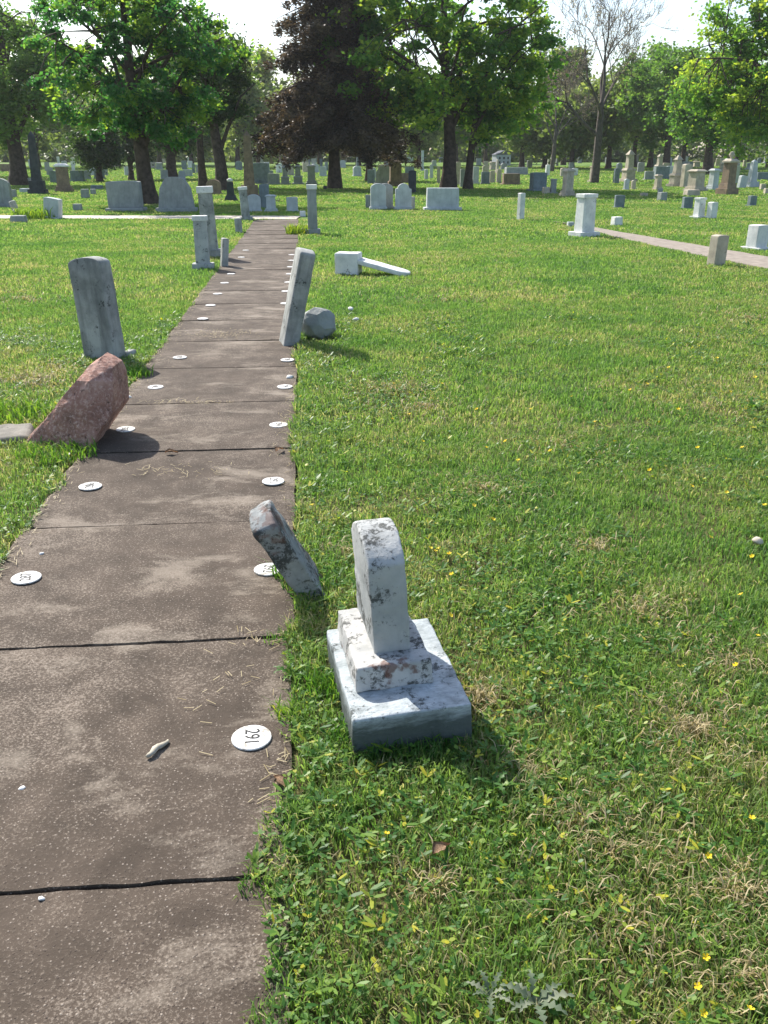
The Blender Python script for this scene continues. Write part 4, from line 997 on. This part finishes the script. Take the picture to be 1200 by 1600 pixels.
def broadleaf(name, base, top_h, r_trunk, cc, cr, nclump, nleaf, lsize, mat, label, seed, bark='bark', clump_r=.85, lean=(0, 0), cat='tree', low_cut=None, fork=None, nlimb=11, trunks=None):
    """base: foot; cc: crown centre relative to foot; cr: crown radii"""
    rg = random.Random(seed); nr = np.random.default_rng(seed)
    t = empty(name, base); tag(t, label, cat)
    T = Tubes(); cc = Vector(cc)
    lead = []
    topz = cc.z + cr[2] * .7
    for i in range(13):
        f = i / 12; z = -.15 + topz * f
        off = Vector((cc.x * f * f + lean[0] * z + .12 * mnoise.noise(Vector((seed, f * 3, 0))) * r_trunk * 4, lean[1] * z + cc.y * f * f, z))
        lead.append(off)
    rad = [r_trunk * (1.55 if i == 0 else 1.08 if i == 1 else (1 - .85 * (i / 12) ** 1.2)) for i in range(13)]
    T.add(lead, rad, 9)
    if low_cut is None: low_cut = cc.z - cr[2]
    limbs = [(lead[i]) for i in range(4, 13)]
    for k in range(nlimb):
        a = k * 2.4 + rg.uniform(-.4, .4); f = .30 + .6 * k / nlimb; i0 = int(f * 12); s0 = lead[i0]
        el = rg.uniform(-.15, .75)
        e = cc + Vector((math.cos(a) * cr[0], math.sin(a) * cr[1], math.sin(el) * cr[2] * .8 + (f - .5) * cr[2] * .6)) * rg.uniform(.72, .92)
        pts = []
        for j in range(8):
            g_ = j / 7; p = s0.lerp(e, g_) + Vector((0, 0, math.sin(g_ * PI) * .12 * (e - s0).length * (1 if e.z > s0.z else .3)))
            p += Vector((mnoise.noise(p * .8), mnoise.noise(p * .8 + Vector((9, 0, 0))), 0)) * .35 * g_; pts.append(p)
        r0 = rad[i0] * .45; T.add(pts, [r0 * (1 - .85 * j / 7) for j in range(8)], 6); limbs += pts[2:]
    C, RR = [], []
    tries = 0
    while len(C) < nclump and tries < nclump * 20:
        tries += 1
        d = Vector((rg.gauss(0, 1), rg.gauss(0, 1), rg.gauss(0, 1))).normalized() * (rg.uniform(.25, 1.0) ** .5)
        lob = .80 + .38 * mnoise.noise(d * 2.2 + Vector((seed * 3.1, 0, 0)))
        p = cc + Vector((d.x * cr[0], d.y * cr[1], d.z * cr[2])) * lob
        if p.z < low_cut: continue
        if mnoise.noise(p * (1.6 / max(cr)) * 2.6 + Vector((seed, 5, 0))) < -.10: continue
        C.append(p); RR.append(clump_r * rg.uniform(.6, 1.25))
    for p in C:
        q = min(limbs, key=lambda s: (s - p).length)
        mid = q.lerp(p, .5) + Vector((rg.uniform(-.2, .2), rg.uniform(-.2, .2), .12)) * (p - q).length * .5
        T.add([q, mid, p], [r_trunk * .09, r_trunk * .06, r_trunk * .02], 4)
    T.build('trunk', M[bark], t)
    V, Fq, A = leaf_cloud(np.array([tuple(c) for c in C]), np.array(RR), int(nleaf * 1.35), lsize * .88, .6, nr)
    npmesh('crown', V, Fq, M[mat], t, attr=A)
    return t
def conifer(base, h, rad_px, r_trunk, mat, label, seed, z0=2.2, dens=1.0, lsize=.2, droop=.35, power=.8):
    rg = random.Random(seed); nr = np.random.default_rng(seed); t = empty('conifer_tree', base); tag(t, label, 'tree'); T = Tubes()
    pts = [Vector((0, 0, -.15 + (h + .15) * i / 10)) for i in range(11)]; T.add(pts, [r_trunk * (1.4 if i == 0 else 1 - .93 * i / 10) for i in range(11)], 9)
    C, RR = [], []; z = z0
    while z < h:
        f = (z - z0) / (h - z0); L = rad_px * (1 - f) ** power * rg.uniform(.85, 1.1)
        for k in range(int(7 * dens) + 1):
            a = rg.uniform(0, 2 * PI); LL = L * rg.uniform(.6, 1.1); e = Vector((math.cos(a) * LL, math.sin(a) * LL, z - droop * LL * .6 + rg.uniform(-.2, .2)))
            s0 = Vector((0, 0, z)); m = s0.lerp(e, .55) + Vector((0, 0, .08 * LL)); T.add([s0, m, e], [r_trunk * .16, r_trunk * .1, .01], 4)
            nn = max(2, int(LL / .42))
            for j in range(nn):
                g_ = (j + 1) / nn; p = s0.lerp(m, g_ / .55) if g_ < .55 else m.lerp(e, (g_ - .55) / .45)
                C.append((p.x + rg.uniform(-.15, .15), p.y + rg.uniform(-.15, .15), p.z - .12)); RR.append(.30 + .22 * (1 - f))
        z += .42 / dens
    T.build('trunk', M['bark'], t)
    V, Fq, A = leaf_cloud(np.array(C), np.array(RR), int(90 * dens), lsize, .5, nr, hang=.35, elong=1.7)
    npmesh('crown', V, Fq, M[mat], t, attr=A); return t
def crown_at(base, x, y, rxp, ryp):
    """crown centre and radii from pixels at the foot's distance"""
    c = H(x, y, base.y); s = pxm(c); return (c.x - base.x, 0, c.z - base.z), (rxp / s, rxp / s * .95, ryp / s / .97)

# large maple left of the path
b = G(234, 319); cc, cr = crown_at(b, 215, 85, 185, 165)
broadleaf('maple_tree', b, 0, .30, cc, cr, 330, 120, .085, 'maple', 'large dark green maple leaning left, between the two grey family stones', 3, lean=(-.06, 0), clump_r=.50, nlimb=14)
# left edge tree
b = G(30, 290); cc, cr = crown_at(b, 10, 110, 120, 130)
broadleaf('maple_tree', b, 0, .5, cc, cr, 220, 110, .13, 'midgreen', 'light green tree at the left photo edge beside the dark obelisk', 5, clump_r=1.1)
b = G(-70, 275); cc, cr = crown_at(b, -60, 60, 110, 150)
broadleaf('maple_tree', b, 0, .4, cc, cr, 120, 110, .16, 'maple_light', 'tree whose boughs enter at the upper left corner', 6, clump_r=1.3)
# trunks between maple and evergreen
b = G(347, 298); cc, cr = crown_at(b, 335, 120, 70, 85)
broadleaf('maple_tree', b, 0, .34, cc, cr, 120, 110, .11, 'dark_leaf', 'dark tree with thick trunk, right one of two behind the tall grey pillar', 7, clump_r=.9, lean=(-.05, 0))
b = G(318, 292); cc, cr = crown_at(b, 300, 110, 60, 80)
broadleaf('maple_tree', b, 0, .24, cc, cr, 90, 110, .12, 'dark_leaf', 'dark tree with slimmer trunk, left one of two behind the tall grey pillar', 8, clump_r=1.0)
b = G(270, 280); cc, cr = crown_at(b, 265, 190, 75, 50)
broadleaf('maple_tree', b, 0, .45, cc, cr, 110, 110, .16, 'dark_leaf', 'low dark crowned tree right behind the peaked family stone', 9, clump_r=1.2)
b = G(157, 284); cc, cr = crown_at(b, 155, 228, 40, 34)
broadleaf('yew_tree', b, 0, .25, cc, cr, 90, 130, .13, 'dark_leaf', 'small round very dark tree left of the flat topped family stone', 10, clump_r=1.0, nlimb=6)
b = G(205, 282); cc, cr = crown_at(b, 205, 215, 36, 40)
broadleaf('yew_tree', b, 0, .22, cc, cr, 70, 130, .13, 'dark_leaf', 'dark bushy tree half behind the big maple trunk', 11, clump_r=1.0, nlimb=6)
# dark evergreens
b = G(523, 295.5); conifer(b, 15.2, 4.7, .34, 'conifer', 'tall dark brownish evergreen with drooping boughs right of the path', 12, z0=2.6, dens=1.15, lsize=.06, power=.85)
b = G(577, 283); conifer(b, 8.5, 3.2, .30, 'conifer', 'shorter dark evergreen right behind the tall one', 13, z0=2.6, dens=1.0, lsize=.07, power=.6)
# central maples
b = G(700, 296); cc, cr = crown_at(b, 680, 60, 205, 200)
broadleaf('maple_tree', b, 0, .36, cc, cr, 300, 100, .145, 'maple_light', 'large bright green maple with the thickest trunk, centre of the far lawn', 14, clump_r=.9, nlimb=16)
b = G(731, 296); cc, cr = crown_at(b, 790, 110, 105, 120)
broadleaf('maple_tree', b, 0, .22, cc, cr, 85, 100, .14, 'maple_light', 'slimmer trunked maple just right of the thickest trunk', 15, clump_r=1.0, nlimb=12)
# right hand trees
b = G(1262, 290); cc, cr = crown_at(b, 1210, 110, 160, 150)
broadleaf('maple_tree', b, 0, .5, cc, cr, 300, 110, .14, 'maple_light', 'large bright green maple reaching in from the right edge', 16, clump_r=1.05, nlimb=14)
b = G(1104, 272); cc, cr = crown_at(b, 1105, 165, 70, 72)
broadleaf('maple_tree', b, 0, .45, cc, cr, 130, 110, .20, 'maple_light', 'round green tree with slim trunk behind the brown urn monument', 17, clump_r=1.5)
b = G(1040, 266); cc, cr = crown_at(b, 1035, 150, 80, 75)
broadleaf('maple_tree', b, 0, .4, cc, cr, 130, 110, .22, 'midgreen', 'muted green tree behind the pale spires right of the bare tree', 18, clump_r=1.7)

# bare tree
def bare(base, h, label, seed, spread=.5, mat='bark_grey'):
    rg = random.Random(seed); t = empty('bare_tree', base); tag(t, label, 'tree'); T = Tubes(); tips = []
    def grow(p, d, L, r_, lev):
        pts = [p]; rs = [r_]; n = 5
        for i in range(n):
            d = (d + Vector((rg.gauss(0, .02 if lev == 0 else .09), rg.gauss(0, .02 if lev == 0 else .09), .03 * lev))).normalized(); p = p + d * L / n; pts.append(p); rs.append(r_ * (1 - .38 * (i + 1) / n))
            if lev >= 3: tips.append(p)
        T.add(pts, rs, 7 if lev < 2 else 4 if lev < 4 else 3)
        if lev >= 6: return
        for k in range((5, 4, 3, 3, 3, 3)[lev]):
            a = rg.uniform(0, 2 * PI); u = d.cross(Vector((math.cos(a), math.sin(a), .2))).normalized(); sp = spread * rg.uniform(.5, 1.5)
            i0 = -1 - (k % 3 if lev else k // 2)
            grow(pts[i0], (d * math.cos(sp) + u * math.sin(sp)).normalized(), L * rg.uniform(.55, .78), max(rs[-1] * rg.uniform(.5, .72), .012), lev + 1)
    grow(Vector((0, 0, -.1)), Vector((0, 0, 1)), h * .42, h * .026, 0)
    T.build('trunk', M[mat], t)
    C = np.array([tuple(x) for x in rg.sample(tips, min(len(tips), 420))])
    V, Fq, A = leaf_cloud(C, np.full(len(C), .45), 7, .055, 1.0, np.random.default_rng(seed)); npmesh('crown', V, Fq, M['buds'], t, attr=A)
b = G(929, 286); bare(b, 12.0, 'nearly bare tree with budding branches against the sky, right of centre', 21, .72)
b = G(862, 268); bare(b, 10.0, 'second thinly leaved tree between central maple and bare tree', 23, .6)

# background trees, each with trunk and crown
BT = [(-40, 262, -40, 175, 85, 80, 'olive'), (60, 262, 70, 160, 80, 75, 'olive'), (130, 258, 135, 150, 60, 75, 'midgreen'), (185, 260, 190, 165, 60, 60, 'olive'), (250, 257, 250, 150, 70, 80, 'midgreen'), (300, 260, 310, 190, 45, 50, 'olive'),
      (372, 262, 380, 165, 42, 70, 'olive'), (405, 258, 412, 140, 40, 75, 'olive'), (445, 260, 450, 190, 50, 50, 'olive'), (500, 257, 505, 165, 60, 70, 'olive'), (560, 259, 565, 175, 50, 60, 'olive'),
      (620, 260, 622, 185, 45, 55, 'olive'), (655, 262, 655, 190, 45, 50, 'olive'), (712, 258, 715, 180, 50, 55, 'olive'), (758, 256, 765, 185, 40, 45, 'olive'), (815, 262, 820, 180, 50, 60, 'olive'), (850, 262, 855, 205, 45, 42, 'olive'),
      (893, 264, 895, 190, 50, 55, 'olive'), (950, 264, 955, 175, 50, 65, 'olive'), (990, 262, 995, 155, 55, 75, 'olive'), (1015, 262, 1020, 125, 45, 50, 'midgreen'), (1065, 262, 1070, 140, 60, 75, 'midgreen'), (1150, 262, 1150, 150, 70, 75, 'maple_light'), (1200, 262, 1205, 180, 60, 60, 'midgreen'), (1270, 262, 1270, 160, 60, 80, 'maple_light'),
      (880, 258, 884, 120, 40, 50, 'olive')]
DESC = {'olive': 'olive spring foliaged tree', 'midgreen': 'mid green tree', 'maple_light': 'bright green tree'}
def where(x):
    for lim, s in ((110, 'at the far left behind the dark obelisk'), (215, 'behind the small dark round trees'), (330, 'behind the peaked family stone'), (480, 'behind the tan obelisk and path end'), (600, 'behind the dark evergreens'), (740, 'behind the central maple'), (870, 'beside the white house'), (970, 'behind the bare tree'), (1090, 'behind the pale spires'), (1400, 'behind the brown urn monument at far right')):
        if x < lim: return s
for i, (bx, by, cx_, cy_, rx_, ry_, mt) in enumerate(BT):
    b = G(bx, by); cc, cr = crown_at(b, cx_, cy_, rx_, ry_)
    broadleaf('background_tree', b, 0, .3, cc, cr, 62, 85, .30, mt, DESC[mt] + ' ' + where(bx), 40 + i, clump_r=2.0, nlimb=8)
    bpy.context.scene.collection.objects[-1]
for o in SC.collection.objects:
    if o.name.startswith('background_tree'): o['group'] = 'trees at the far side of the cemetery'
# distant wood seen under the crowns
n = 900; X = RNG.uniform(-165, 165, n); Y = RNG.uniform(166, 205, n); Z = .3 + RNG.random(n) ** 1.9 * 14 * (0.6 + 0.5 * vnoise(X, Y, .05, 5))
V, Fq, A = leaf_cloud(np.stack([X, Y, Z], -1), np.full(n, 4.8), 260, .48, .8)
tag(npmesh('woodland', V, Fq, M['wood'], attr=A), 'far wood closing the view beyond the cemetery', 'woodland', kind='stuff')

# white house between the trees
b = G(783, 258); s = pxm(b); hs = empty('house', b, R(20)); tag(hs, 'pale bluish white house seen between trees right of the central maple', 'house')
hw_, hh_ = 24 / s, 15 / s
bobj('wall', block(hw_, hw_ * .7, hh_, 0), M['house'], hs)
bobj('roof', move(prism([(-hw_ * .54, 0), (hw_ * .54, 0), (0, hh_ * .4)], hw_ * .76, 0), (0, 0, hh_)), M['roof'], hs)
for k in (-1, 0, 1):
    for q in (0, 1): bobj('window', move(block(hw_ * .1, .08, hh_ * .22, 0), (k * hw_ * .3, -hw_ * .35, hh_ * (.15 + .42 * q))), M['glass'], hs)

tuft(560, 1165, .10, 260, .03, .075, .0022, 'grass growing against the near left corner of the monument base', 'clover', (.0, .7))
tuft(650, 1172, .10, 260, .03, .07, .0022, 'grass growing against the front of the monument base', 'clover', (.0, .6))
tuft(525, 1080, .09, 240, .04, .09, .0022, 'grass between the path and the left side of the monument base', 'clover', (.1, .85))

# the hazy spring air between the far trees
bm = block(760, 760, 61.4, 0); hz = bobj('haze', move(bm, (0, 340, -1.2)), M['soil'])
hm = bpy.data.materials.new('haze_air'); hm.use_nodes = True; t = hm.node_tree; t.nodes.clear()
pv = t.nodes.new('ShaderNodeVolumePrincipled'); pv.inputs['Density'].default_value = 0.00025; pv.inputs['Color'].default_value = (.93, .96, 1, 1); pv.inputs['Anisotropy'].default_value = .3
ho = t.nodes.new('ShaderNodeOutputMaterial'); t.links.new(pv.outputs[0], ho.inputs['Volume'])
hz.data.materials.clear(); hz.data.materials.append(hm); tag(hz, kind='stuff')
hz['label'] = 'thin pale spring haze over the whole cemetery'; hz['category'] = 'haze'

# dead thatch in worn spots of the lawn
VV, TT, AA, off = [], [], [], 0
for x, y, R_, n in [(60, 596, .55, 2600), (620, 612, .4, 900), (660, 640, .3, 500), (755, 770, .3, 900), (748, 1100, .10, 500), (1085, 1150, .22, 1300), (905, 1290, .2, 700), (1150, 1400, .2, 1100), (540, 868, .12, 350), (1000, 960, .3, 900), (835, 1215, .12, 350), (960, 1340, .14, 400),
                    (1170, 500, .8, 900), (700, 470, .8, 500), (930, 860, .25, 500), (1140, 1040, .2, 500), (690, 1390, .1, 250), (980, 1460, .12, 350), (1180, 1540, .12, 500), (880, 700, .5, 700), (1100, 640, .6, 700), (40, 470, .8, 700)]:
    n = int(n * .5); c = G(x, y); rr_a = np.abs(RNG.normal(size=n)) * R_ * .7; a = RNG.uniform(0, 2 * PI, n)
    X = c.x + np.cos(a) * rr_a * 1.2; Y = c.y + np.sin(a) * rr_a; k = ~onpath(X, Y, 0); X, Y = X[k], Y[k]; n = len(X)
    w_ = .0014 + .0003 * c.y
    V, T, at = blades(X, Y, RNG.uniform(.004, .03, n), RNG.uniform(.012, .035, n) * (1 + .05 * c.y), np.full(n, w_), RNG.uniform(.8, 1.9, n), RNG.random(n))
    VV.append(V); TT.append(T + off); AA.append(at); off += len(V)
tag(npmesh('dead_grass', np.concatenate(VV), np.concatenate(TT), M['straw'], attr=np.concatenate(AA)), 'dead tan thatch in worn patches of the lawn', 'dead grass', kind='stuff')

tuft(405, 1392, .05, 60, .02, .05, .002, 'small weeds rooted in the nearest path joint', 'clover', (.1, .8))
tuft(436, 1003, .05, 60, .02, .05, .002, 'small weeds rooted in the second path joint', 'clover', (.1, .8))
tuft(455, 1120, .06, 110, .03, .07, .0022, 'yellow green sprigs leaning over the path edge above disc 291', 'clover', (.5, 1))
